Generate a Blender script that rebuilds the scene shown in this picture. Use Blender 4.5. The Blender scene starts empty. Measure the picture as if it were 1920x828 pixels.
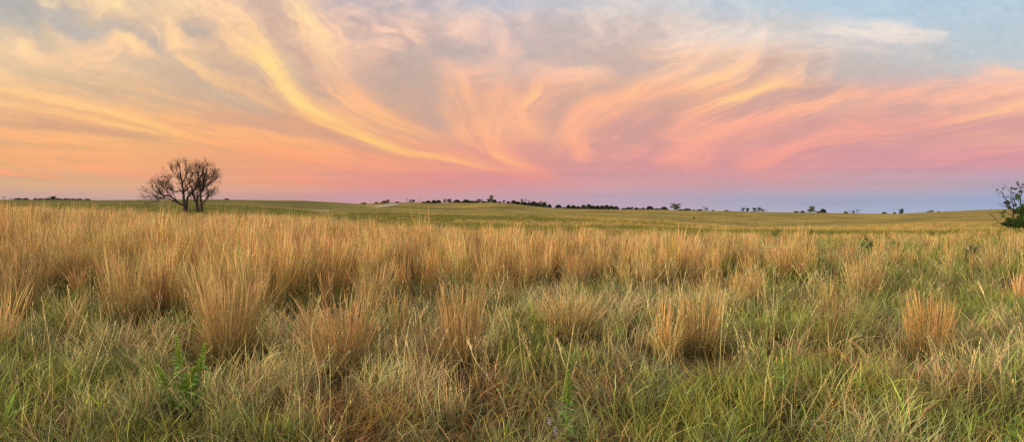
import bpy, math
import numpy as np
from mathutils import Vector

RNG = np.random.default_rng(11)
F, CX, CY, HZ, EYE = 1274.0, 960.0, 414.0, 392.0, 1.6
PITCH = math.atan((CY - HZ) / F)
SC = bpy.context.scene
COL = SC.collection

# ------------------------------------------------------------------ helpers
def lin(c):
    c = np.asarray(c, float) / 255.0
    return np.where(c <= 0.04045, c / 12.92, ((c + 0.055) / 1.055) ** 2.4)

def tag(o, label=None, cat=None, group=None, kind=None):
    if label: o['label'] = label
    if cat: o['category'] = cat
    if group: o['group'] = group
    if kind: o['kind'] = kind
    return o

def empty(name, loc, rz=0.0):
    o = bpy.data.objects.new(name, None)
    COL.objects.link(o)
    o.location = loc
    o.rotation_euler = (0, 0, rz)
    o.empty_display_size = 0.2
    return o

def mesh_from(name, V, Q, colors=None, smooth=False):
    """V (n,3), Q (m,4) or (m,3) indices, or a list of both"""
    me = bpy.data.meshes.new(name)
    V = np.asarray(V, np.float32)
    Qs = Q if isinstance(Q, list) else [Q]
    Qs = [np.asarray(q, np.int32) for q in Qs if len(q)]
    me.vertices.add(len(V))
    me.vertices.foreach_set('co', V.ravel())
    nl = sum(q.size for q in Qs)
    npl = sum(len(q) for q in Qs)
    me.loops.add(nl)
    me.polygons.add(npl)
    me.loops.foreach_set('vertex_index', np.concatenate([q.ravel() for q in Qs]))
    tot = np.concatenate([np.full(len(q), q.shape[1], np.int32) for q in Qs])
    st = np.concatenate([[0], np.cumsum(tot)[:-1]]).astype(np.int32)
    me.polygons.foreach_set('loop_start', st)
    if smooth:
        me.polygons.foreach_set('use_smooth', np.ones(npl, bool))
    if colors is not None:
        a = me.color_attributes.new('col', 'FLOAT_COLOR', 'POINT')
        c = np.ones((len(V), 4), np.float32)
        c[:, :3] = colors
        a.data.foreach_set('color', c.ravel())
    me.update(calc_edges=True)
    me.validate()
    return me

def link(name, me, mat, parent=None, loc=None):
    o = bpy.data.objects.new(name, me)
    COL.objects.link(o)
    if mat and not me.materials: me.materials.append(mat)
    if parent: o.parent = parent
    if loc is not None: o.location = loc
    return o

def smooth1(x):
    x = np.clip(x, 0, 1)
    return x * x * (3 - 2 * x)

_noise_tab = np.random.default_rng(5).random((256, 256))
def vnoise(x, y, seed=0):
    x = np.asarray(x, float) + seed * 17.31; y = np.asarray(y, float) + seed * 9.77
    xi = np.floor(x).astype(int); yi = np.floor(y).astype(int)
    fx = smooth1(x - xi); fy = smooth1(y - yi)
    t = _noise_tab
    a = t[xi & 255, yi & 255]; b = t[(xi + 1) & 255, yi & 255]
    c = t[xi & 255, (yi + 1) & 255]; d = t[(xi + 1) & 255, (yi + 1) & 255]
    return (a * (1 - fx) + b * fx) * (1 - fy) + (c * (1 - fx) + d * fx) * fy

def fbm(x, y, seed=0, octv=4, gain=0.5):
    s = 0; a = 1; n = 0
    for k in range(octv):
        s = s + a * vnoise(x * 2 ** k, y * 2 ** k, seed + 3 * k); n += a; a *= gain
    return s / n          # 0..1

# ------------------------------------------------------------------ materials
def new_mat(name):
    m = bpy.data.materials.new(name); m.use_nodes = True
    m.node_tree.nodes.clear()
    return m, m.node_tree.nodes, m.node_tree.links

def grass_material(name, instanced):
    m, N, L = new_mat(name)
    out = N.new('ShaderNodeOutputMaterial')
    at = N.new('ShaderNodeAttribute'); at.attribute_name = 'col'
    col = at.outputs['Color']
    if instanced:
        ti = N.new('ShaderNodeAttribute'); ti.attribute_name = 'tint'; ti.attribute_type = 'INSTANCER'
        mx = N.new('ShaderNodeMix'); mx.data_type = 'RGBA'; mx.blend_type = 'MULTIPLY'
        mx.inputs['Factor'].default_value = 1
        L.new(col, mx.inputs[6]); L.new(ti.outputs['Color'], mx.inputs[7])
        col = mx.outputs[2]
    d = N.new('ShaderNodeBsdfPrincipled'); t = N.new('ShaderNodeBsdfTranslucent')
    d.inputs['Roughness'].default_value = 0.62
    d.inputs['Specular IOR Level'].default_value = 0.25
    mix = N.new('ShaderNodeMixShader'); mix.inputs[0].default_value = 0.28
    L.new(col, d.inputs['Base Color']); L.new(col, t.inputs['Color'])
    L.new(d.outputs[0], mix.inputs[1]); L.new(t.outputs[0], mix.inputs[2])
    L.new(mix.outputs[0], out.inputs['Surface'])
    return m

def noise_material(name, c1, c2, scale, rough=0.9, c3=None, bump=0.0, detail=6, stretch=None):
    m, N, L = new_mat(name)
    out = N.new('ShaderNodeOutputMaterial')
    b = N.new('ShaderNodeBsdfPrincipled'); b.inputs['Roughness'].default_value = rough
    b.inputs['Specular IOR Level'].default_value = 0.2
    tc = N.new('ShaderNodeTexCoord'); vec = tc.outputs['Object']
    if stretch:
        mp = N.new('ShaderNodeMapping'); mp.inputs['Scale'].default_value = stretch
        L.new(vec, mp.inputs[0]); vec = mp.outputs[0]
    n = N.new('ShaderNodeTexNoise'); n.inputs['Scale'].default_value = scale; n.inputs['Detail'].default_value = detail
    L.new(vec, n.inputs['Vector'])
    r = N.new('ShaderNodeValToRGB')
    r.color_ramp.elements[0].position = 0.3; r.color_ramp.elements[0].color = (*c1, 1)
    r.color_ramp.elements[1].position = 0.7; r.color_ramp.elements[1].color = (*c2, 1)
    if c3:
        e = r.color_ramp.elements.new(0.5); e.color = (*c3, 1)
    L.new(n.outputs['Fac'], r.inputs[0]); L.new(r.outputs[0], b.inputs['Base Color'])
    if bump:
        bp = N.new('ShaderNodeBump'); bp.inputs['Strength'].default_value = bump
        L.new(n.outputs['Fac'], bp.inputs['Height']); L.new(bp.outputs[0], b.inputs['Normal'])
    L.new(b.outputs[0], out.inputs['Surface'])
    return m

M_INST = grass_material('grass_blades', True)
M_BLADE = grass_material('grass_stems', False)
M_BARK = noise_material('bark', (0.022, 0.016, 0.014), (0.062, 0.048, 0.04), 9, 0.95, bump=0.4, stretch=(3, 3, 0.6))
M_WOOD = noise_material('weathered_post', (0.06, 0.05, 0.04), (0.16, 0.13, 0.10), 12, 0.9, bump=0.3, stretch=(3, 3, 0.5))

# ------------------------------------------------------------------ terrain height field
def zy(r, y): return EYE + r * (HZ - y) / F
COLS = [
 (-400, [(12, .15), (30, .82), (60, 1.1), (100, 1.4), (250, 3.0), (450, 6.0)]),
 (0,    [(12, .14), (30, .80), (60, 1.1), (100, 1.2), (250, 3.2), (450, zy(450, 379))]),
 (110,  [(12, .12), (30, .74), (60, 1.0), (100, 1.1), (250, 3.4), (450, zy(450, 378.5))]),
 (200,  [(12, .10), (30, .72), (60, .95), (100, 1.1), (250, 3.6), (500, zy(500, 379.3))]),
 (350,  [(12, .06), (30, .50), (60, .72), (100, .95), (250, 3.7), (500, zy(500, 377.3))]),
 (470,  [(12, .04), (30, .46), (60, .60), (100, .8), (250, 3.4), (500, zy(500, 377.2))]),
 (570,  [(12, .02), (30, .38), (60, .45), (100, .5), (200, 1.2), (300, 3.2), (500, zy(500, 376.7))]),
 (640,  [(12, .0), (30, .28), (60, .30), (100, .25), (200, .8), (300, 2.4), (500, zy(500, 380.2))]),
 (685,  [(12, .0), (30, .22), (60, .22), (100, .2), (200, .8), (300, 2.2), (450, zy(450, 382.6))]),
 (725,  [(12, .0), (30, .18), (60, .15), (100, .15), (200, .9), (300, 2.6), (450, zy(450, 379))]),
 (750,  [(12, .0), (30, .14), (60, .12), (100, .15), (200, .9), (300, 2.6), (450, zy(450, 380.2))]),
 (775,  [(12, .0), (30, .12), (60, .08), (100, .1), (200, .8), (300, 2.5), (450, zy(450, 378.3))]),
 (815,  [(12, .0), (30, .10), (60, .05), (100, .05), (200, .7), (300, 2.2), (450, zy(450, 382))]),
 (845,  [(12, .0), (30, .07), (60, .0), (100, .0), (200, .6), (300, 2.2), (450, zy(450, 379.6))]),
 (880,  [(12, .0), (30, .05), (60, .0), (100, .0), (200, .6), (330, 2.9), (450, zy(450, 381.2))]),
 (925,  [(12, .0), (30, .0), (60, -.05), (100, -.1), (200, .5), (330, 3.7), (450, zy(450, 380.4))]),
 (965,  [(12, .0), (30, .0), (60, -.08), (100, -.12), (200, .3), (330, 3.0), (450, zy(450, 382.8))]),
 (1000, [(12, .0), (30, -.04), (60, -.12), (100, -.2), (200, .1), (330, 2.0), (450, zy(450, 386.8))]),
 (1050, [(12, .0), (30, -.05), (60, -.15), (100, -.25), (200, -.3), (330, 1.0), (450, zy(450, 390.3))]),
 (1130, [(12, .0), (30, -.06), (60, -.2), (100, -.35), (200, -.6), (450, zy(450, 392))]),
 (1250, [(12, .0), (30, -.08), (60, -.3), (100, -.7), (200, -1.5), (260, -1.7), (450, zy(450, 393.6))]),
 (1320, [(12, .0), (30, -.08), (60, -.35), (100, -1.0), (200, -2.3), (260, -2.2), (450, zy(450, 395))]),
 (1410, [(12, .0), (30, -.08), (60, -.4), (100, -1.2), (200, -3.1), (300, -2.0), (450, zy(450, 396.4))]),
 (1600, [(12, .0), (30, -.06), (60, -.35), (100, -1.1), (200, -2.8), (300, -2.3), (450, zy(450, 398.8))]),
 (1700, [(12, .0), (30, -.05), (60, -.3), (100, -.9), (200, -2.2), (420, zy(420, 399)), (600, -2.6), (900, zy(900, 398.2))]),
 (1780, [(12, .0), (30, -.03), (60, -.22), (100, -.7), (200, -1.8), (400, zy(400, 402)), (600, -2.2), (900, zy(900, 395.2))]),
 (1860, [(12, .0), (30, .0), (60, -.16), (100, -.5), (200, -1.4), (400, zy(400, 402)), (600, -1.4), (900, zy(900, 392.3))]),
 (1940, [(12, .0), (30, .0), (60, -.14), (100, -.5), (200, -1.2), (400, zy(400, 401)), (600, -.8), (900, zy(900, 390.5))]),
 (2300, [(12, .0), (30, .05), (60, .0), (100, -.3), (200, -.8), (400, -.6), (600, .8), (900, zy(900, 388))]),
]
def pchip(xk, yk, x):
    xk = np.asarray(xk, float); yk = np.asarray(yk, float)
    h = np.diff(xk); d = np.diff(yk) / h
    m = np.zeros_like(yk)
    for i in range(1, len(xk) - 1):
        if d[i - 1] * d[i] > 0:
            w1 = 2 * h[i] + h[i - 1]; w2 = h[i] + 2 * h[i - 1]
            m[i] = (w1 + w2) / (w1 / d[i - 1] + w2 / d[i])
    m[0] = d[0]; m[-1] = d[-1]
    i = np.clip(np.searchsorted(xk, x) - 1, 0, len(xk) - 2)
    t = np.clip((x - xk[i]) / h[i], 0, 1)
    return ((2*t**3-3*t*t+1)*yk[i] + (t**3-2*t*t+t)*h[i]*m[i] + (-2*t**3+3*t*t)*yk[i+1] + (t**3-t*t)*h[i]*m[i+1])

LR = np.linspace(math.log(1.0), math.log(9000.0), 700)
AZ = np.linspace(math.radians(-62), math.radians(62), 1241)
_colaz = np.array([math.atan((c[0] - CX) / F) for c in COLS])
_rows = []
for _, pts in COLS:
    pts = [(1, 0), (5, 0)] + list(pts)
    rl, zl = pts[-1]
    pts += [(rl * 1.25, zl - 3.5), (rl * 2.2, zl - 16), (9000, -120)]
    _rows.append(pchip([math.log(p[0]) for p in pts], [p[1] for p in pts], LR))
_rows = np.array(_rows)
TAB = np.empty((len(AZ), len(LR)))
for j in range(len(LR)):
    TAB[:, j] = np.interp(AZ, _colaz, _rows[:, j])
_k = np.exp(-0.5 * (np.arange(-12, 13) / 5.0) ** 2); _k /= _k.sum()
_pad = np.pad(TAB, ((12, 12), (0, 0)), mode='edge')
TAB = sum(_k[i] * _pad[i:i + len(AZ)] for i in range(25))
_left, _right = TAB[0].copy(), TAB[-1].copy()

def ground_z(x, y):
    x = np.asarray(x, float); y = np.asarray(y, float)
    r = np.hypot(x, y); az = np.arctan2(x, y)
    lr = np.log(np.clip(r, 1.0, 8999.0))
    fj = (lr - LR[0]) / (LR[1] - LR[0]); j = np.clip(fj.astype(int), 0, len(LR) - 2); fj = fj - j
    azc = np.clip(az, AZ[0], AZ[-1])
    fi = (azc - AZ[0]) / (AZ[1] - AZ[0]); i = np.clip(fi.astype(int), 0, len(AZ) - 2); fi = fi - i
    z = ((TAB[i, j] * (1 - fi) + TAB[i + 1, j] * fi) * (1 - fj) + (TAB[i, j + 1] * (1 - fi) + TAB[i + 1, j + 1] * fi) * fj)
    out = smooth1((np.abs(az) - AZ[-1]) / (math.pi - AZ[-1]))
    avg = ((_left[j] + _right[j]) * 0.5) * (1 - fj) + ((_left[j + 1] + _right[j + 1]) * 0.5) * fj
    z = z * (1 - out) + avg * out
    und = (fbm(x / 9.0, y / 9.0, 2, 3) - 0.5) * 0.16 * smooth1((r - 2) / 8)
    und = und + (fbm(x / 60.0, y / 60.0, 7, 2) - 0.5) * 0.8 * smooth1((r - 60) / 120) * smooth1((700 - r) / 300)
    return z + und

def gz(x, y): return float(ground_z(np.array([x]), np.array([y]))[0])

def px_ray(px, py):
    X = (px - CX) / F; v = (CY - py) / F
    c, s = math.cos(PITCH), math.sin(PITCH)
    return np.array([X, c + v * s, v * c - s])

def px_ground(px, py, rmin=2.0):
    """first point of the terrain that the pixel's ray meets"""
    d = px_ray(px, py)
    t = np.exp(np.linspace(math.log(rmin), math.log(3000), 4000))
    P = d[None] * t[:, None]
    dz = EYE + P[:, 2] - ground_z(P[:, 0], P[:, 1])
    k = np.argmax(dz < 0)
    if dz[k] >= 0: k = np.argmin(dz)
    return P[k, 0], P[k, 1], float(ground_z(P[k:k+1, 0], P[k:k+1, 1])[0])

def px_at(px, dist):
    x = (px - CX) / F * dist
    return x, dist, gz(x, dist)

def ridge_at(px, dmin=300, dmax=1000):
    """highest-standing terrain point along this bearing (the skyline)"""
    X = (px - CX) / F
    D = np.linspace(dmin, dmax, 400)
    z = ground_z(X * D, D)
    k = int(np.argmax((z - EYE) / D))
    return X * D[k], D[k], float(z[k])

# ground mesh
az_f = np.concatenate([np.radians(np.arange(-45, 45.01, 0.22))])
az_b = np.radians(np.arange(48, 312.01, 4))
azs = np.concatenate([az_f, az_b])
rs = np.concatenate([[0.0], np.exp(np.linspace(math.log(1.0), math.log(8500), 330))])
A, R = np.meshgrid(azs, rs[1:], indexing='ij')
X = R * np.sin(A); Y = R * np.cos(A); Z = ground_z(X, Y)
na, nr = A.shape
V = np.stack([X, Y, Z], -1).reshape(-1, 3)
V = np.vstack([V, [[0, 0, 0]]])
i, j = np.meshgrid(np.arange(na), np.arange(nr - 1), indexing='ij')
i2 = (i + 1) % na
Q = np.stack([i * nr + j, i2 * nr + j, i2 * nr + j + 1, i * nr + j + 1], -1).reshape(-1, 4)
ii = np.arange(na)
T = np.stack([np.full(na, na * nr), ((ii + 1) % na) * nr, ii * nr], -1)
me = mesh_from('ground', V, [Q[:, ::-1].copy(), T[:, ::-1].copy()], smooth=True)

def ground_material():
    m, N, L = new_mat('prairie_ground')
    out = N.new('ShaderNodeOutputMaterial')
    b = N.new('ShaderNodeBsdfPrincipled'); b.inputs['Roughness'].default_value = 0.95
    b.inputs['Specular IOR Level'].default_value = 0.1
    geo = N.new('ShaderNodeNewGeometry')
    def noise(scale, det=5, st=(1, 1, 1), rough=0.55, loc=(0, 0, 0)):
        mp = N.new('ShaderNodeMapping'); mp.inputs['Scale'].default_value = st; mp.inputs['Location'].default_value = loc
        L.new(geo.outputs['Position'], mp.inputs[0])
        n = N.new('ShaderNodeTexNoise'); n.inputs['Scale'].default_value = scale; n.inputs['Detail'].default_value = det
        n.inputs['Roughness'].default_value = rough
        L.new(mp.outputs[0], n.inputs['Vector']); return n.outputs['Fac']
    def ramp(f, stops):
        r = N.new('ShaderNodeValToRGB'); el = r.color_ramp.elements
        el[0].position, el[0].color = stops[0][0], (*stops[0][1], 1)
        el[1].position, el[1].color = stops[-1][0], (*stops[-1][1], 1)
        for p, c in stops[1:-1]:
            e = el.new(p); e.color = (*c, 1)
        L.new(f, r.inputs[0]); return r.outputs[0]
    def mix(f, a, c, mode='MIX'):
        x = N.new('ShaderNodeMix'); x.data_type = 'RGBA'; x.blend_type = mode
        if isinstance(f, float): x.inputs['Factor'].default_value = f
        else: L.new(f, x.inputs['Factor'])
        L.new(a, x.inputs[6]); L.new(c, x.inputs[7]); return x.outputs[2]
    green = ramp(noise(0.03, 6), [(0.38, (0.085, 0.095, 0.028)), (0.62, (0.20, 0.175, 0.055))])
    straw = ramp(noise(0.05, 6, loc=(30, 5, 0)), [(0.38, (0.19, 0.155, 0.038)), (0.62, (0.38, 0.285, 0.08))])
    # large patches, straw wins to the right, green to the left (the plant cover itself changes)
    sx = N.new('ShaderNodeSeparateXYZ'); L.new(geo.outputs['Position'], sx.inputs[0])
    mr = N.new('ShaderNodeMapRange'); L.new(sx.outputs['X'], mr.inputs[0])
    mr.inputs[1].default_value = -130; mr.inputs[2].default_value = 60; mr.inputs[3].default_value = -0.11; mr.inputs[4].default_value = 0.16
    ad = N.new('ShaderNodeMath'); ad.operation = 'ADD'
    L.new(noise(0.011, 7, (1, 1.8, 1), 0.6), ad.inputs[0]); L.new(mr.outputs[0], ad.inputs[1])
    pf = ramp(ad.outputs[0], [(0.42, (0, 0, 0)), (0.58, (1, 1, 1))])
    far = mix(pf, green, straw)
    fine = ramp(noise(0.9, 8, (1, 1, 1), 0.7), [(0.3, (0.5, 0.52, 0.5)), (0.7, (1.4, 1.36, 1.25))])
    far = mix(0.8, far, fine, 'MULTIPLY')
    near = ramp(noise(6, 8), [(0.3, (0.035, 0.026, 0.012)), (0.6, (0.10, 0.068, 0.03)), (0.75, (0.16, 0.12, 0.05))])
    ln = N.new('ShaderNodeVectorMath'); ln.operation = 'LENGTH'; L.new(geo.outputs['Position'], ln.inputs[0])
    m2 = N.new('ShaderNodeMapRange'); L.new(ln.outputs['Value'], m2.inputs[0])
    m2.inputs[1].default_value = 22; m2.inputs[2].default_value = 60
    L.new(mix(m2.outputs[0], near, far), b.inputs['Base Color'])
    bp = N.new('ShaderNodeBump'); bp.inputs['Strength'].default_value = 0.6; bp.inputs['Distance'].default_value = 0.3
    L.new(noise(1.3, 8, (1, 1, 1), 0.7), bp.inputs['Height']); L.new(bp.outputs[0], b.inputs['Normal'])
    L.new(b.outputs[0], out.inputs['Surface'])
    return m
M_GROUND = ground_material()
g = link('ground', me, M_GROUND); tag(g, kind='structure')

# ------------------------------------------------------------------ sky
def sky_grids():
    xs = np.array([0, 240, 480, 720, 960, 1200, 1440, 1680, 1920])
    ys = np.array([0, 60, 120, 180, 240, 300, 340, 375, 400])
    B = [[(190,182,178),(206,184,164),(212,184,168),(192,180,184),(190,190,200),(205,203,206),(188,202,215),(180,205,220),(190,205,214)],
         [(194,184,170),(204,184,164),(208,178,162),(200,176,170),(198,182,182),(208,190,184),(205,200,198),(188,200,210),(190,202,208)],
         [(226,194,158),(218,190,160),(208,180,160),(204,174,162),(198,178,172),(208,180,168),(214,182,166),(200,192,188),(197,202,202)],
         [(216,184,146),(218,182,148),(206,172,148),(202,170,154),(208,168,152),(214,170,152),(212,167,154),(206,172,164),(226,172,156)],
         [(216,172,134),(226,174,132),(217,164,134),(214,164,142),(214,162,147),(214,160,147),(217,160,150),(220,162,152),(222,162,154)],
         [(230,168,130),(233,167,130),(234,160,132),(228,152,137),(214,154,147),(214,152,152),(216,152,154),(212,153,159),(214,152,160)],
         [(216,168,143),(222,166,142),(225,159,140),(222,150,144),(214,150,152),(207,156,162),(204,157,165),(195,161,173),(184,163,180)],
         [(200,166,156),(204,166,157),(202,161,156),(204,157,162),(196,161,171),(188,166,181),(174,170,188),(167,171,192),(160,171,199)],
         [(205,174,166),(207,174,166),(206,170,168),(208,166,172),(202,172,182),(196,176,190),(184,180,196),(178,182,202),(174,184,208)]]
    H = [[(255,222,168),(255,222,165),(255,216,165),(238,206,190),(232,208,198),(228,213,206),(218,216,216),(208,216,221),(200,212,218)],
         [(255,218,162),(255,214,158),(255,212,154),(252,204,174),(247,202,182),(240,210,192),(242,220,205),(240,222,210),(215,212,210)],
         [(255,216,160),(255,210,155),(255,212,146),(250,198,164),(248,196,168),(255,206,168),(255,206,165),(228,206,196),(240,200,178)],
         [(255,206,142),(255,202,142),(255,204,140),(255,194,142),(255,190,146),(255,190,146),(255,194,146),(250,186,156),(255,196,160)],
         [(255,188,128),(255,198,124),(255,188,126),(255,194,130),(255,188,142),(255,180,146),(255,178,150),(248,172,150),(255,194,150)],
         [(254,174,130),(252,170,130),(250,162,128),(254,172,126),(255,170,132),(244,166,146),(240,160,146),(232,158,150),(228,155,155)],
         [(246,160,132),(242,156,132),(240,152,132),(236,147,136),(250,152,138),(212,154,152),(214,152,152),(210,150,165),(188,160,180)],
         [(206,165,152),(210,165,152),(208,158,152),(210,150,152),(204,155,165),(192,160,178),(182,166,184),(176,168,190),(165,170,196)],
         [(205,174,166),(207,174,166),(206,170,168),(208,166,172),(202,172,182),(196,176,190),(184,180,196),(178,182,202),(174,184,208)]]
    return xs, ys, np.array(B, float), np.array(H, float)

def grid_sample(xs, ys, G, x, y):
    x = np.clip(x, xs[0], xs[-1]); y = np.clip(y, ys[0], ys[-1])
    i = np.clip(np.searchsorted(xs, x) - 1, 0, len(xs) - 2); j = np.clip(np.searchsorted(ys, y) - 1, 0, len(ys) - 2)
    fx = smooth1((x - xs[i]) / (xs[i + 1] - xs[i]))[..., None]; fy = smooth1((y - ys[j]) / (ys[j + 1] - ys[j]))[..., None]
    return (G[j, i] * (1 - fx) + G[j, i + 1] * fx) * (1 - fy) + (G[j + 1, i] * (1 - fx) + G[j + 1, i + 1] * fx) * fy

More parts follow.
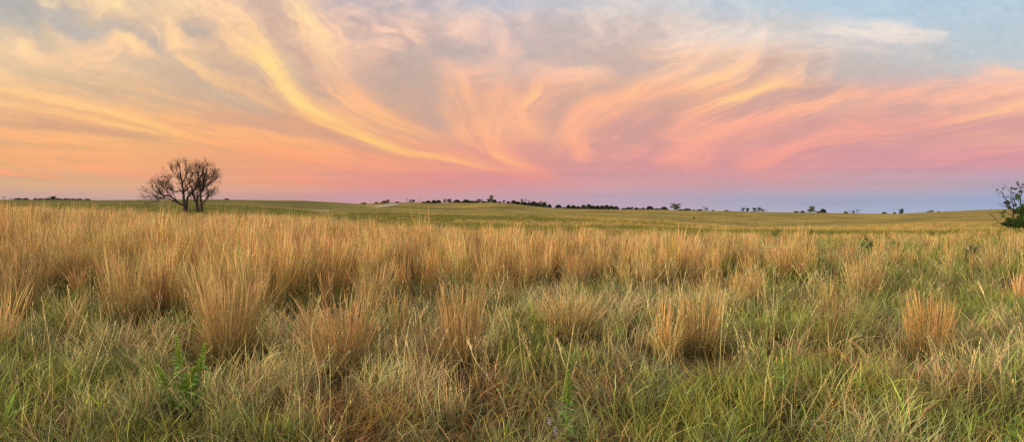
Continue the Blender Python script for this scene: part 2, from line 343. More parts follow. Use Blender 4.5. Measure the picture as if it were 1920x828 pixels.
# cirrus strands: (x, y, half-width, strength) along each strand; 's' = sharpness of the lower edge
STR = [
 # the great yellow sweep
 ([(455,70,22,.45),(480,100,17,.85),(508,130,16,.95),(532,162,14,1.0),(562,194,11,1.0),(600,216,9,.95),(640,231,7,.8),(676,241,6,.35)], 1.0),
 ([(520,175,16,.25),(560,208,14,.55),(600,228,10,.75),(640,244,9,.9),(700,268,7,1.0),(750,284,6,.9),(820,296,6,.7),(900,312,7,.55),(985,330,7,.25),(1040,340,6,.05)], 0.55),
 ([(515,-30,30,.7),(555,22,22,.85),(582,55,18,1.0),(612,92,18,.9),(632,120,16,.35)], 1.0),
 ([(560,70,26,.3),(610,120,22,.5),(640,160,18,.5),(690,202,12,.6),(740,228,9,.5),(800,248,8,.3),(860,268,8,.08)], 0.8),
 ([(600,150,10,.2),(620,168,5,.6),(650,187,4,.7),(690,206,5,.4),(730,225,5,.1)], 0.8),
 ([(560,240,14,.3),(640,222,18,.45),(700,245,18,.5),(760,265,14,.45),(840,285,10,.35),(920,300,10,.1)], 1.0),
 # upper left band feeding the sweep
 ([(340,-20,45,.75),(395,15,32,.65),(435,45,22,.65),(452,75,20,.6),(470,100,20,.6)], 1.0),
 ([(230,-30,40,.9),(205,10,26,.9),(235,28,16,.4)], 1.0),
 ([(285,10,26,.4),(305,40,10,.7),(318,66,9,.9),(340,84,8,.85),(370,92,10,.5),(410,95,12,.2)], 1.0),
 ([(330,95,8,.5),(350,118,8,.85),(385,142,7,.8),(430,166,10,.6),(480,188,14,.5),(520,206,12,.3)], 0.9),
 ([(420,50,8,.5),(432,75,9,.8),(450,90,12,.7),(478,95,14,.6)], 1.0),
 ([(68,-5,10,.8),(85,8,9,.9),(108,14,8,.8),(118,4,8,.5)], 1.0),
 ([(132,8,5,.3),(142,18,6,.7),(150,12,5,.5)], 1.0),
 ([(10,62,26,.3),(38,82,14,.7),(45,100,13,.9),(62,112,10,.7),(95,120,12,.4)], 1.0),
 ([(165,68,10,.4),(185,90,16,.5),(225,78,12,.8),(240,68,9,.8),(262,90,12,.75),(285,102,10,.4)], 1.0),
 ([(90,62,18,.35),(160,92,18,.45),(210,98,18,.5)], 1.0),
 ([(110,96,14,.2),(150,108,12,.4),(190,122,10,.4),(250,148,9,.25)], 1.0),
 ([(0,95,14,.5),(60,118,12,.4),(120,136,8,.35),(210,160,5,.35),(300,182,4,.25),(400,208,6,.15)], .8),
 # lower left streaks
 ([(-60,160,12,.7),(0,169,11,.85),(80,186,10,1.0),(180,207,9,1.0),(260,230,7,1.0),(320,248,6,.95),(400,268,6,.7),(470,284,8,.5),(560,302,9,.35),(680,322,9,.1)], .6),
 ([(-60,187,8,.8),(0,196,8,.8),(70,208,8,.75),(170,226,7,.8),(260,243,5,.85),(335,256,4,.5)], .8),
 ([(-60,138,8,.4),(0,140,8,.5),(60,150,7,.4),(130,165,8,.25)], 1.0),
 ([(-60,212,5,.5),(0,218,5,.5),(60,226,5,.3)], 1.0),
 ([(-60,248,10,.7),(0,252,10,.75),(100,264,9,.7),(240,277,8,.5),(400,284,9,.3)], .7),
 ([(40,278,8,.4),(110,286,7,.55),(200,296,6,.45),(330,300,8,.25)], .8),
 ([(-60,282,8,.4),(0,286,10,.45),(120,312,12,.4),(300,322,12,.25)], 1.0),
 ([(-60,322,5,.6),(20,326,5,.7),(110,334,5,.4)], 1.0),
 ([(150,310,6,.3),(230,322,8,.5),(310,330,10,.35)], 1.0),
 ([(230,205,9,.25),(300,220,8,.5),(350,228,8,.55),(420,246,8,.5),(500,262,9,.4),(600,290,10,.3),(720,318,10,.15)], .8),
 ([(440,246,6,.3),(500,254,5,.55),(560,264,7,.5),(620,282,9,.5),(700,302,10,.4),(800,330,8,.2)], .8),
 ([(400,262,12,.3),(490,278,10,.6),(560,295,12,.5),(650,312,12,.35)], .8),
 ([(430,330,8,.2),(520,335,10,.35),(640,348,12,.25),(760,350,10,.15)], 1.0),
 ([(700,318,16,.3),(820,325,18,.35),(930,332,18,.3),(1020,345,10,.1)], 1.0),
 # centre
 ([(808,120,10,.3),(838,128,12,.6),(848,150,12,.5),(838,185,12,.25)], 1.0),
 ([(950,122,14,.3),(905,130,10,.65),(865,145,9,.75),(872,170,11,.75),(890,200,12,.4),(900,225,12,.2)], 1.0),
 ([(830,205,16,.4),(845,235,14,.45),(870,262,8,.6),(900,282,5,.3)], .8),
 ([(950,145,18,.3),(935,180,20,.5),(918,215,20,.5),(912,255,14,.55),(922,286,7,.8),(950,302,6,.9),(995,318,5,.7),(1045,334,5,.3)], .7),
 ([(905,250,16,.4),(925,280,14,.5),(970,310,14,.4),(1030,340,10,.15)], 1.0),
 ([(1150,150,9,.5),(1118,143,11,.75),(1070,150,12,.6),(1020,152,10,.7),(1008,172,9,.8),(985,192,7,.95),(972,215,9,.9),(985,238,11,.7),(1012,262,12,.35)], .9),
 ([(1100,165,14,.5),(1060,178,14,.35),(1020,205,22,.3),(1000,240,26,.35),(960,262,24,.35)], 1.0),
 ([(985,130,12,.3),(1040,140,12,.5),(1120,138,8,.5)], 1.0),
 ([(965,190,20,.5),(955,225,18,.5),(965,255,18,.3)], 1.0),
 # centre right
 ([(1215,108,14,.5),(1260,100,18,.6),(1320,92,20,.6),(1390,88,20,.7),(1428,72,10,.8)], 1.0),
 ([(1432,66,8,.7),(1424,95,12,.7),(1404,120,14,.8),(1375,142,12,1.0),(1330,158,12,.9),(1270,172,14,.6),(1210,182,16,.35)], .7),
 ([(1325,100,22,.55),(1300,128,16,.6),(1260,150,12,.6),(1215,162,10,.7),(1170,183,9,.7),(1125,200,10,.4)], .8),
 ([(1198,166,4,.7),(1182,178,3,.7),(1160,190,4,.4)], 1.0),
 ([(1120,190,5,.6),(1090,208,6,.7),(1066,232,7,.7),(1062,248,9,.5)], .8),
 ([(1130,200,26,.4),(1088,238,24,.65),(1080,268,18,.75),(1088,290,14,.7),(1098,298,10,.4)], .8),
 ([(1200,195,20,.4),(1160,215,16,.5),(1130,230,18,.25)], .8),
 ([(1490,158,8,.5),(1448,165,8,.85),(1408,178,9,1.0),(1368,192,10,.9),(1325,205,14,.75),(1292,222,16,.7),(1270,242,14,.5)], .8),
 ([(1500,130,6,.6),(1480,142,9,.6),(1440,160,10,.5)], .9),
 ([(1560,140,8,.35),(1530,155,8,.4),(1490,162,8,.3)], 1.0),
 ([(1240,205,6,.3),(1210,218,4,.5),(1192,235,4,.4)], 1.0),
 ([(1640,176,8,.5),(1590,182,8,.8),(1548,196,6,.85),(1500,208,7,.85),(1450,222,8,.8),(1400,240,8,.6),(1345,254,9,.55),(1290,280,12,.6),(1240,305,10,.4)], .7),
 ([(1440,202,5,.4),(1405,220,5,.65),(1370,236,6,.6),(1330,248,8,.35)], .8),
 ([(1230,250,8,.4),(1270,262,10,.5),(1330,280,18,.45),(1290,300,18,.5),(1330,318,14,.3)], 1.0),
 ([(1150,292,6,.25),(1185,288,7,.5),(1212,280,6,.45)], 1.0),
 ([(1770,160,8,.3),(1712,172,8,.6),(1672,182,10,.75),(1638,200,8,.5),(1600,212,8,.3)], .8),
 ([(1980,180,10,.8),(1920,198,8,.8),(1865,213,6,1.0),(1810,226,7,.9),(1740,238,8,.6),(1660,250,9,.55),(1590,257,10,.6),(1530,268,9,.65),(1480,282,9,.7),(1435,302,10,.7),(1400,318,12,.5)], .6),
 ([(1570,222,5,.3),(1600,232,5,.4),(1630,245,8,.3)], 1.0),
 ([(1770,212,8,.4),(1700,222,8,.35),(1640,228,8,.3),(1560,240,10,.3)], 1.0),
 ([(1500,230,8,.35),(1440,250,10,.4),(1400,275,14,.35)], 1.0),
 ([(1440,312,12,.6),(1405,318,12,.5),(1470,330,10,.35)], 1.0),
 ([(1960,270,14,.4),(1840,272,16,.4),(1740,290,14,.25)], 1.0),
 ([(1980,150,22,.9),(1920,148,16,.8),(1888,140,10,1.0),(1852,138,7,.7)], 1.0),
 ([(1990,170,30,.6),(1900,168,22,.65),(1800,182,16,.6),(1700,192,14,.4)], .9),
 # white patch upper right
 ([(1560,50,22,.3),(1620,56,22,.55),(1670,64,16,.85),(1720,72,14,.85),(1768,68,10,.75),(1784,67,6,.2)], 1.0),
 ([(1640,42,6,.5),(1665,46,7,.7),(1700,58,9,.7)], 1.0),
 ([(1540,-6,12,.5),(1590,2,9,.7),(1606,8,5,.4)], 1.0),
 ([(1450,82,16,.5),(1520,80,18,.4),(1600,82,20,.35),(1700,90,16,.25)], 1.0),
 # mottled upper centre
 ([(705,58,6,.5),(738,62,5,.8),(748,66,4,.5)], 1.0),
 ([(650,92,16,.4),(700,92,14,.6),(742,92,10,.8),(756,100,5,.4)], 1.0),
 ([(765,62,12,.5),(780,78,9,.6),(790,95,8,.35)], 1.0),
 ([(862,50,14,.5),(878,36,10,.55),(915,38,12,.5),(935,70,14,.55),(940,92,13,.75),(960,96,10,.5)], 1.0),
 ([(870,70,18,.4),(900,75,14,.3)], 1.0),
 ([(660,25,12,.5),(675,32,9,.3)], 1.0),
 ([(985,45,18,.3),(1000,70,16,.25)], 1.0),
 ([(1112,50,14,.55),(1125,60,10,.4)], 1.0),
 ([(1150,5,24,.4),(1180,25,18,.4)], 1.0),
 ([(1262,48,14,.4),(1275,52,10,.3)], 1.0),
 ([(730,40,14,.25),(800,42,12,.3),(850,30,12,.25)], 1.0),
]
HOT = [
 ([(470,86,14,.3),(484,104,12,.7),(508,132,12,.8),(532,164,11,1.0),(560,192,9,1.0),(598,214,7,.9),(640,230,5,.6),(668,238,4,.1)], .9, (255,228,144)),
 ([(560,212,8,.2),(600,230,7,.5),(645,246,7,.8),(700,268,6,1.0),(750,284,5,.9),(820,297,4,.6),(900,312,4,.3),(960,322,4,.05)], .5, (255,212,128)),
 ([(540,5,14,.3),(558,28,12,.8),(578,52,12,.95),(592,72,10,.7),(612,98,10,.6),(625,110,8,.2)], 1.0, (255,226,160)),
 ([(-60,160,7,.4),(0,170,7,.6),(80,187,7,.8),(180,207,6,.9),(255,229,4,.8),(330,250,3,.4)], .6, (255,212,140)),
 ([(-60,188,5,.5),(40,203,5,.5),(170,227,4,.5),(250,243,3,.6),(310,252,3,.3)], .8, (255,206,138)),
 ([(190,-10,20,.8),(210,8,16,.9),(228,20,10,.4)], 1.0, (255,230,168)),
 ([(35,82,9,.4),(45,98,8,.8),(58,108,7,.4)], 1.0, (255,224,168)),
 ([(232,74,8,.6),(242,72,8,.8),(254,84,8,.4)], 1.0, (255,228,166)),
 ([(312,48,4,.3),(318,66,5,.8),(335,82,5,.6)], 1.0, (255,222,158)),
 ([(1478,160,5,.2),(1440,166,6,.8),(1405,179,7,1.0),(1372,190,7,.8),(1345,198,7,.2)], .8, (255,224,146)),
 ([(1392,132,8,.3),(1370,144,8,.7),(1335,156,8,.8),(1300,163,7,.3)], .8, (255,214,152)),
 ([(1012,164,5,.3),(998,180,5,.8),(985,193,5,.5)], .9, (255,208,146)),
 ([(918,282,4,.2),(928,291,3,.9),(950,301,3,.8),(980,313,3,.4)], .7, (255,196,136)),
 ([(1930,194,4,.5),(1890,206,4,.8),(1850,215,4,.9),(1810,225,4,.5),(1770,232,4,.1)], .6, (255,200,146)),
 ([(1195,167,3,.7),(1180,178,3,.7),(1165,187,3,.2)], .9, (255,208,158)),
 ([(68,0,6,.6),(85,8,6,.8),(106,12,5,.8)], 1.0, (255,226,178)),
 ([(1912,146,6,.5),(1890,141,5,.8),(1866,140,4,.3)], 1.0, (255,206,164)),
]
# gaps in the cloud where grey-blue sky shows
GAP = [
 ([(1240,240,12,.5),(1190,262,14,.6),(1170,290,12,.4)], (208,156,150)),
 ([(1500,235,8,.4),(1450,258,8,.55),(1400,272,8,.4)], (212,158,152)),
 ([(1720,203,7,.3),(1660,210,9,.5),(1600,222,8,.4),(1560,232,7,.3)], (216,163,153)),
 ([(980,285,12,.4),(1020,300,12,.5),(1055,320,10,.3)], (218,150,146)),
 ([(1050,192,9,.6),(1100,172,9,.6),(1160,160,10,.5),(1220,138,10,.4)], (206,172,158)),
 ([(380,226,7,.4),(470,234,8,.6),(560,250,8,.5)], (214,166,142)),
 ([(60,140,13,.4),(130,150,12,.4),(220,165,11,.4),(300,190,9,.3)], (212,186,152)),
 ([(560,100,8,.4),(575,130,8,.5),(600,165,8,.4)], (222,172,150)),
 ([(1280,205,8,.4),(1240,214,8,.5),(1210,240,8,.3)], (212,162,148)),
 ([(880,150,8,.4),(890,180,8,.4),(905,215,8,.3)], (214,168,152)),
 ([(1900,230,14,.4),(1800,250,14,.4),(1700,270,12,.3)], (214,158,156)),
 ([(-20,30,30,.6),(40,35,26,.9),(90,20,18,.7),(120,50,20,.6),(160,68,14,.6)], (184,180,176)),
 ([(195,50,10,.5),(215,48,10,.8),(262,58,10,.8),(300,86,9,.8),(315,95,7,.4)], (194,178,168)),
 ([(100,35,16,.6),(150,66,10,.7),(200,62,8,.5)], (190,182,176)),
 ([(348,56,9,.7),(365,60,8,.9),(392,60,8,.6)], (190,176,162)),
 ([(310,150,12,.5),(370,165,12,.7),(430,190,10,.6),(500,215,8,.3)], (200,178,156)),
 ([(470,15,14,.5),(500,30,16,.5),(515,75,14,.5),(565,108,10,.7),(590,130,8,.3)], (206,172,158)),
 ([(380,110,12,.3),(430,128,14,.6),(460,155,10,.5)], (216,178,152)),
 ([(740,108,12,.4),(790,108,12,.6),(840,102,13,.9),(880,100,10,.5)], (190,176,172)),
 ([(700,150,18,.3),(750,145,18,.7),(800,160,18,.7),(820,185,12,.5)], (196,172,160)),
 ([(780,210,14,.3),(810,228,14,.7),(835,240,10,.5)], (200,168,158)),
 ([(940,12,16,.5),(1000,4,14,.5)], (190,194,208)),
 ([(1040,95,20,.3),(1090,110,18,.5),(1140,125,12,.4),(1220,125,12,.5)], (204,180,172)),
 ([(1080,170,8,.4),(1050,200,12,.7),(1040,225,16,.7),(1035,260,14,.3)], (208,164,150)),
 ([(1450,125,14,.5),(1430,140,10,.5),(1400,160,8,.3)], (214,172,156)),
 ([(1540,170,8,.5),(1480,186,7,.7),(1420,205,6,.6),(1340,228,6,.3)], (210,164,152)),
 ([(1330,180,7,.3),(1400,168,4,.5),(1440,156,4,.3)], (214,166,150)),
 ([(1220,232,14,.4),(1180,245,16,.5),(1200,268,14,.3)], (212,160,152)),
 ([(70,240,6,.4),(160,244,6,.7),(260,258,7,.6),(320,262,5,.3)], (212,160,132)),
 ([(0,205,5,.4),(90,216,5,.5),(160,235,7,.4)], (222,172,134)),
 ([(60,277,4,.3),(140,280,4,.3),(110,302,4,.4),(200,305,5,.3)], (220,160,130)),
 ([(190,222,3,.3),(260,238,3,.6),(320,250,3,.4)], (226,172,124)),
 ([(-20,168,4,.2),(0,180,4,.5),(70,195,4,.5),(130,208,4,.2)], (240,180,130)),
 ([(560,235,8,.4),(640,262,7,.6),(720,288,6,.5),(800,304,5,.2)], (214,160,138)),
 ([(1500,12,14,.5),(1560,24,14,.7),(1640,20,18,.7),(1760,40,20,.7),(1860,30,24,.5)], (184,204,220)),
 ([(1590,125,14,.5),(1650,130,16,.6),(1720,132,14,.5)], (204,184,178)),
 ([(1620,110,18,.4),(1700,112,16,.5),(1760,100,16,.5)], (198,200,198)),
]
def catmull(P, n=10):
    P = np.array(P, float); out = []
    for k in range(len(P) - 1):
        p0 = P[max(k - 1, 0)]; p1 = P[k]; p2 = P[k + 1]; p3 = P[min(k + 2, len(P) - 1)]
        for t in np.linspace(0, 1, n, endpoint=False):
            out.append(0.5 * (2 * p1 + (p2 - p0) * t + (2 * p0 - 5 * p1 + 4 * p2 - p3) * t * t + (3 * p1 - p0 - 3 * p2 + p3) * t ** 3))
    out.append(P[-1]); out = np.array(out)
    out[:, 2] = np.clip(out[:, 2], 1, None); out[:, 3] = np.clip(out[:, 3], 0, 1)
    return out

def stroke_field(x, y, pts, sharp, seed):
    P = catmull(pts, 6)
    P[:, 2] *= 1.0 + .08 * smooth1((P[:, 0] - 700) / 250)
    wmax = P[:, 2].max() * 5.0
    sel = (x > P[:, 0].min() - wmax) & (x < P[:, 0].max() + wmax) & (y > P[:, 1].min() - wmax) & (y < P[:, 1].max() + wmax)
    idx = np.nonzero(sel)[0]
    if len(idx) == 0: return idx, None
    xx = x[idx]; yy = y[idx]
    best = np.full(len(idx), 1e9); bd = np.zeros(len(idx)); bw = np.ones(len(idx)); bi = np.zeros(len(idx)); bs = np.zeros(len(idx))
    s = 0.0
    for k in range(len(P) - 1):
        a, b = P[k], P[k + 1]; ex, ey = b[0] - a[0], b[1] - a[1]; l2 = ex * ex + ey * ey + 1e-6; l = math.sqrt(l2)
        t = np.clip(((xx - a[0]) * ex + (yy - a[1]) * ey) / l2, 0, 1)
        dx = xx - a[0] - t * ex; dy = yy - a[1] - t * ey
        w = a[2] + (b[2] - a[2]) * t
        dn = (dx * dx + dy * dy) / (w * w)
        m = dn < best
        best[m] = dn[m]
        sd = (dy * ex - dx * ey) / l * (1 if ex >= 0 else -1)      # + below the strand
        bd[m] = sd[m]; bw[m] = w[m]; bi[m] = (a[3] + (b[3] - a[3]) * t)[m]; bs[m] = (s + t * l)[m]
        s += l
    edge = 1.065 - .285 * np.tanh(bd / (bw * .6)); edge = edge * np.where(bd > 0, .5 + .5 * sharp, 1)
    v = (np.exp(-best / (edge ** 2) * 0.9) * .74 + np.exp(-best / (edge ** 2) * 0.28) * (.23 - .11 * np.tanh(bd / (bw * .5)))) * bi
    # fibres along the strand
    fib = fbm(bs / 70.0, bd / 5.0, seed, 3) * 0.6 + fbm(bs / 26.0, bd / 2.6, seed + 5, 2) * 0.4
    v = v * (0.72 + 0.56 * fib)
    return idx, v

def fine_strands():
    """thin broken filaments running beside each main strand"""
    r = np.random.default_rng(404); out = []
    for pts, sh in STR:
        P = catmull(pts, 3); n = len(P)
        L_ = np.hypot(*np.diff(P[:, :2], axis=0).T).sum()
        if L_ < 50: continue
        d = np.gradient(P[:, :2], axis=0); d /= np.linalg.norm(d, axis=1)[:, None] + 1e-6; nr = np.stack([-d[:, 1], d[:, 0]], -1)
        for q in range(4 if L_ > 120 else 2):
            a = r.uniform(0, .55); b = min(1, a + r.uniform(.3, .6)); i0, i1 = int(a * (n - 1)), max(int(b * (n - 1)), int(a * (n - 1)) + 3)
            i1 = min(i1, n - 1)
            if i1 - i0 < 3: continue
            k = np.arange(i0, i1 + 1); t = np.linspace(0, 1, len(k)); off = r.choice([-1, 1]) * r.uniform(.7, 1.9); sl = r.uniform(-.5, .5)
            C = P[k, :2] + nr[k] * (P[k, 2] * off * (1 + sl * t))[:, None]
            w = np.clip(P[k, 2] * r.uniform(.14, .26), 1.5, 4.0); st = r.uniform(.35, .6) * np.sin(math.pi * np.clip(t * .92 + .04, 0, 1)) ** .7 * (.5 + .6 * P[k, 3])
            sel = slice(None, None, 2)
            out.append(([tuple(v) for v in np.column_stack([C, w, st])[sel]], sh))
    return out

def make_fibres():
    """cirrus fibres: noise smeared along the direction in which the nearby strands run"""
    pts = []
    for P, _ in STR:
        C = catmull(P, 4)
        d = np.diff(C[:, :2], axis=0); th = np.arctan2(d[:, 1], d[:, 0])
        pts.append(np.stack([C[:-1, 0], C[:-1, 1], np.cos(2 * th), np.sin(2 * th), C[:-1, 3] * C[:-1, 2] ** .5], -1))
    pts = np.vstack(pts)
    cx = np.arange(-160, 2081, 16.0); cy = np.arange(-100, 421, 13.0)
    GX, GY = np.meshgrid(cx, cy)
    w = pts[:, 4] / ((GX[..., None] - pts[:, 0]) ** 2 + (1.6 * (GY[..., None] - pts[:, 1])) ** 2 + 500) ** 1.6
    c2 = (w * pts[:, 2]).sum(-1) / w.sum(-1); s2 = (w * pts[:, 3]).sum(-1) / w.sum(-1)
    fx = np.arange(-160, 2081, 2.5); fy = np.arange(-100, 421, 2.0)
    X, Y = np.meshgrid(fx, fy)
    def look(G, x, y, gx, gy):
        u = np.clip((x - gx[0]) / (gx[1] - gx[0]), 0, len(gx) - 1.001); v = np.clip((y - gy[0]) / (gy[1] - gy[0]), 0, len(gy) - 1.001)
        i = u.astype(int); j = v.astype(int); u = u - i; v = v - j
        return (G[j, i] * (1 - u) + G[j, i + 1] * u) * (1 - v) + (G[j + 1, i] * (1 - u) + G[j + 1, i + 1] * u) * v
    outs = []
    for sc, steps, h, sd in ((6.0, 9, 4.5, 201), (15.0, 8, 6.0, 205), (3.0, 10, 3.0, 209)):
        acc = fbm(X / sc, Y / (sc * .6), sd, 2); cnt = 1.0
        for sg in (1, -1):
            x, y = X.copy(), Y.copy(); pdx = None
            for k in range(steps):
                a = 0.5 * np.arctan2(look(s2, x, y, cx, cy), look(c2, x, y, cx, cy))
                dx, dy = np.cos(a), np.sin(a)
                if pdx is None: f = sg
                else: f = np.where(dx * pdx + dy * pdy < 0, -1, 1)
                dx, dy = dx * f, dy * f; pdx, pdy = dx, dy
                x += dx * h; y += dy * h
                wt = math.cos(.5 * math.pi * (k + 1) / (steps + 1))
                acc = acc + wt * fbm(x / sc, y / (sc * .6), sd, 2); cnt += wt
        acc = acc / cnt
        acc = (acc - acc.mean()) / acc.std()
        outs.append(acc)
    coh = np.clip(np.hypot(c2, s2), 0, 1) ** 3
    outs = [o_ * look(coh, X, Y, cx, cy) for o_ in outs]
    return outs, fx, fy, look

def nishita_veil(x, y):
    """what the clear sky behind the thin cloud already adds (so the two together give the sky's real brightness)"""
    ys = np.array([12, 50, 91, 124, 157, 178]) / 414 * 828
    T = np.array([[(53,61,61),(49,58,59),(51,61,63),(59,69,71),(67,78,77)], [(57,65,61),(53,62,60),(56,65,65),(64,74,73),(72,82,78)],
         [(63,69,60),(60,66,60),(63,71,65),(71,79,72),(80,87,76)], [(69,71,54),(66,69,56),(70,74,61),(79,83,67),(86,89,68)],
         [(73,67,41),(71,67,43),(76,73,48),(84,80,52),(90,83,51)], [(69,57,26),(68,57,28),(72,62,31),(79,67,33),(82,68,33)]], float)
    return lin(grid_sample(np.linspace(38, 1882, 5), ys, T, x, y))

def sky_colour(dirs):
    """dirs (n,3) -> linear rgb radiance of the evening cloud sheet"""
    n = len(dirs)
    az = np.arctan2(dirs[:, 0], dirs[:, 1]); el = np.arcsin(np.clip(dirs[:, 2], -1, 1))
    front = (np.abs(az) < math.radians(70)) & (el < math.radians(50))
    azc = np.clip(az, -math.radians(70), math.radians(70)); elc = np.clip(el, -0.2, math.radians(50))
    d = np.stack([np.sin(azc) * np.cos(elc), np.cos(azc) * np.cos(elc), np.sin(elc)], -1)
    c, s = math.cos(PITCH), math.sin(PITCH)
    yc = d[:, 1] * c - d[:, 2] * s; zc = d[:, 1] * s + d[:, 2] * c
    x = CX + F * d[:, 0] / yc; y = CY - F * zc / yc
    hi = smooth1((300 - y) / 300)
    wx = (fbm(x / 70, y / 45, 1, 4) - .5) * (10 + 26 * hi) + (fbm(x / 18, y / 12, 2, 3) - .5) * (3 + 11 * hi)
    wy = (fbm(x / 90, y / 40, 3, 4) - .5) * (4 + 20 * hi) + (fbm(x / 22, y / 10, 4, 3) - .5) * (1.5 + 9 * hi)
    X_, Y_ = x + wx, y + wy
    xs, ys, B, H = sky_grids()
    base = grid_sample(xs, ys, B, X_, y + wy * .5); high = grid_sample(xs, ys, H, X_, y + wy * .5)
    # soft unresolved streaks, fanning out from the vanishing region
    (L1, L2, L0), gx, gy, look = make_fibres()
    l0 = look(L0, X_, Y_, gx, gy)
    l1 = look(L1, X_, Y_, gx, gy); l2 = look(L2, X_, Y_, gx, gy)
    low = smooth1((385 - y) / 60)
    mot = fbm(X_ / 42, Y_ / 26, 9, 4)
    pat = fbm(X_ / 120, Y_ / 60, 44, 4)
    keep = np.ones(n)
    soft = (smooth1((l1 * .55 + l2 * .35 + (pat - .5) * 4 + .5) / 2.4) * .30 * low * smooth1((350 - Y_) / 130 + .2) * (1 - .55 * smooth1((130 - Y_) / 110)) + hi * smooth1((mot - .46) / .3) * .42)
    keep *= 1 - np.clip(soft, 0, .6) * smooth1((372 - y) / 50)
    for k, (pts, sh) in enumerate(STR + fine_strands()):
        if len(pts) < 2: continue
        idx, v = stroke_field(X_, Y_, pts, sh, 20 + k)
        if v is None: continue
        v = v * (.78 + .36 * smooth1((l1[idx] + 1.6) / 3.0)) * (.72 + .6 * pat[idx])
        keep[idx] *= 1 - np.clip(v * 1.16, 0, .97)
    m = np.clip(1 - keep, 0, 1)
    m = np.clip(m * (1 + .13 * l0 * low) + .10 * (m - .42), 0, 1)[:, None]
    base = base * (1 + (np.clip(l2 * .5 + l1 * .5, -2, 1.0) * .010 * low))[:, None]
    high[:, 1] -= 3 * smooth1((y - 100) / 80) * smooth1((300 - y) / 60) + 4 * smooth1((1000 - x) / 900); high[:, 2] += 2 + 5 * smooth1((190 - y) / 120); high[:, 1] += 5 * smooth1((130 - y) / 80) * smooth1((x - 500) / 300)
    col = base * (1 - m) + high * m
    for k, (pts, gc) in enumerate(GAP):
        idx, v = stroke_field(X_, Y_, pts, 1.0, 90 + k)
        if v is None: continue
        v = (np.clip(v * 1.1, 0, 1) * .85)[:, None]
        col[idx] = col[idx] * (1 - v) + np.array(gc, float) * v
    wl = (smooth1((900 - x) / 500) * smooth1((y - 230) / 60) * smooth1((372 - y) / 30))[:, None]
    col = col + wl * np.array([2, 6, -7.0])
    for k, (pts, sh, hc) in enumerate(HOT):
        idx, v = stroke_field(X_, Y_, pts, sh, 160 + k)
        if v is None: continue
        v = np.clip(v * .70 * (.6 + .5 * smooth1((l1[idx] + 1.5) / 3)), 0, 1)[:, None]
        col[idx] = col[idx] * (1 - v) + np.array(hc, float) * v
    # blue opening upper right with a soft cloud rim
    edge = np.interp(X_, [1380, 1450, 1560, 1640, 1720, 1800, 1860, 1960], [-30, 0, 24, 38, 58, 66, 122, 140])
    op = smooth1((edge - Y_) / 14 + .3) * smooth1((X_ - 1420) / 120) * .7
    op2 = smooth1((X_ - 1760) / 60) * smooth1((128 - Y_) / 18) * .75
    o = np.maximum(op, op2)[:, None]
    blue = np.stack([184 + 10 * smooth1(y / 130), 204 - 2 * smooth1(y / 130), 219 - 12 * smooth1(y / 130)], -1)
    col = col * (1 - o) + blue * o
    rt = smooth1((x - 830) / 150) * smooth1((y - 70) / 60) * smooth1((300 - y) / 60)
    col -= (rt * (1 - m[:, 0]))[:, None] * np.array([4, 1, -2.0])
    lw = smooth1((y - 220) / 80)
    bnd = (fbm(x / 260 + y / 90, y / 8, 51, 3) - .5) * lw
    col += bnd[:, None] * np.array([13, 6, 4.0])
    col += ((fbm(x / 16, y / 10, 55, 3) - .5) * hi)[:, None] * np.array([15, 13, 10.0])
    col += ((fbm(x / 7, y / 6, 12, 2) - .5) * 3 * (.4 + hi))[:, None]
    lincol = lin(np.clip(col, 0, 255))
    lincol = np.clip(lincol - nishita_veil(x, y), .01, 1)
    # outside the photographed window: same sheet thinning to an unseen zenith, coloured warm to tint the light on the grass, bright towards the low sun (behind, left)
    cs = np.cos(az - math.radians(SUN_AZ)) * np.cos(el)
    glow = np.exp(-((1 - cs) / .45)) * np.exp(-(el / .75) ** 2)
    zen = np.stack([np.full(n, .62), np.full(n, .56), np.full(n, .50)], -1) * (0.8 + .5 * fbm(az * 6, el * 9, 30, 4))[:, None]
    far = lincol * .9 + glow[:, None] * np.array([2.0, 1.3, .7])
    w = smooth1((np.abs(az) - math.radians(42)) / .5)[:, None]
    out = lincol * (1 - w) + far * w
    wz = smooth1((el - math.radians(24)) / .5)[:, None]
    out = out * (1 - wz) + (zen + glow[:, None] * np.array([1.6, 1.1, .6])) * wz
    return out

SUN_AZ, SUN_EL = -118.0, 14.0      # the low sun stands behind the camera, to its left
def make_sky():
    a1 = np.radians(np.arange(-44, 44.001, 0.085)); a2 = np.radians(np.arange(46, 314.1, 2.0))
    azv = np.concatenate([a1, a2])
    e = np.radians(np.concatenate([np.arange(-8, -1, 1.0), np.arange(-1, 21, 0.08), np.arange(21, 90, 2.0), [89.9]]))
    A, E = np.meshgrid(azv, e, indexing='ij')
    D = np.stack([np.sin(A) * np.cos(E), np.cos(A) * np.cos(E), np.sin(E)], -1).reshape(-1, 3)
    colr = sky_colour(D)
    na, ne = A.shape
    i, j = np.meshgrid(np.arange(na), np.arange(ne - 1), indexing='ij'); i2 = (i + 1) % na
    Q = np.stack([i * ne + j, i * ne + j + 1, i2 * ne + j + 1, i2 * ne + j], -1).reshape(-1, 4)
    me = mesh_from('sky', D * 10000.0, Q, colr, smooth=True)
    m, N, L = new_mat('cloud_sheet')
    m.cycles.emission_sampling = 'NONE'
    out = N.new('ShaderNodeOutputMaterial'); at = N.new('ShaderNodeAttribute'); at.attribute_name = 'col'
    em = N.new('ShaderNodeEmission'); tr = N.new('ShaderNodeBsdfTransparent'); ad = N.new('ShaderNodeAddShader')
    L.new(at.outputs['Color'], em.inputs[0]); em.inputs[1].default_value = DOME
    L.new(em.outputs[0], ad.inputs[0]); L.new(tr.outputs[0], ad.inputs[1]); L.new(ad.outputs[0], out.inputs['Surface'])
    o = link('sky', me, m); tag(o, kind='structure')
DOME = 1.0
make_sky()

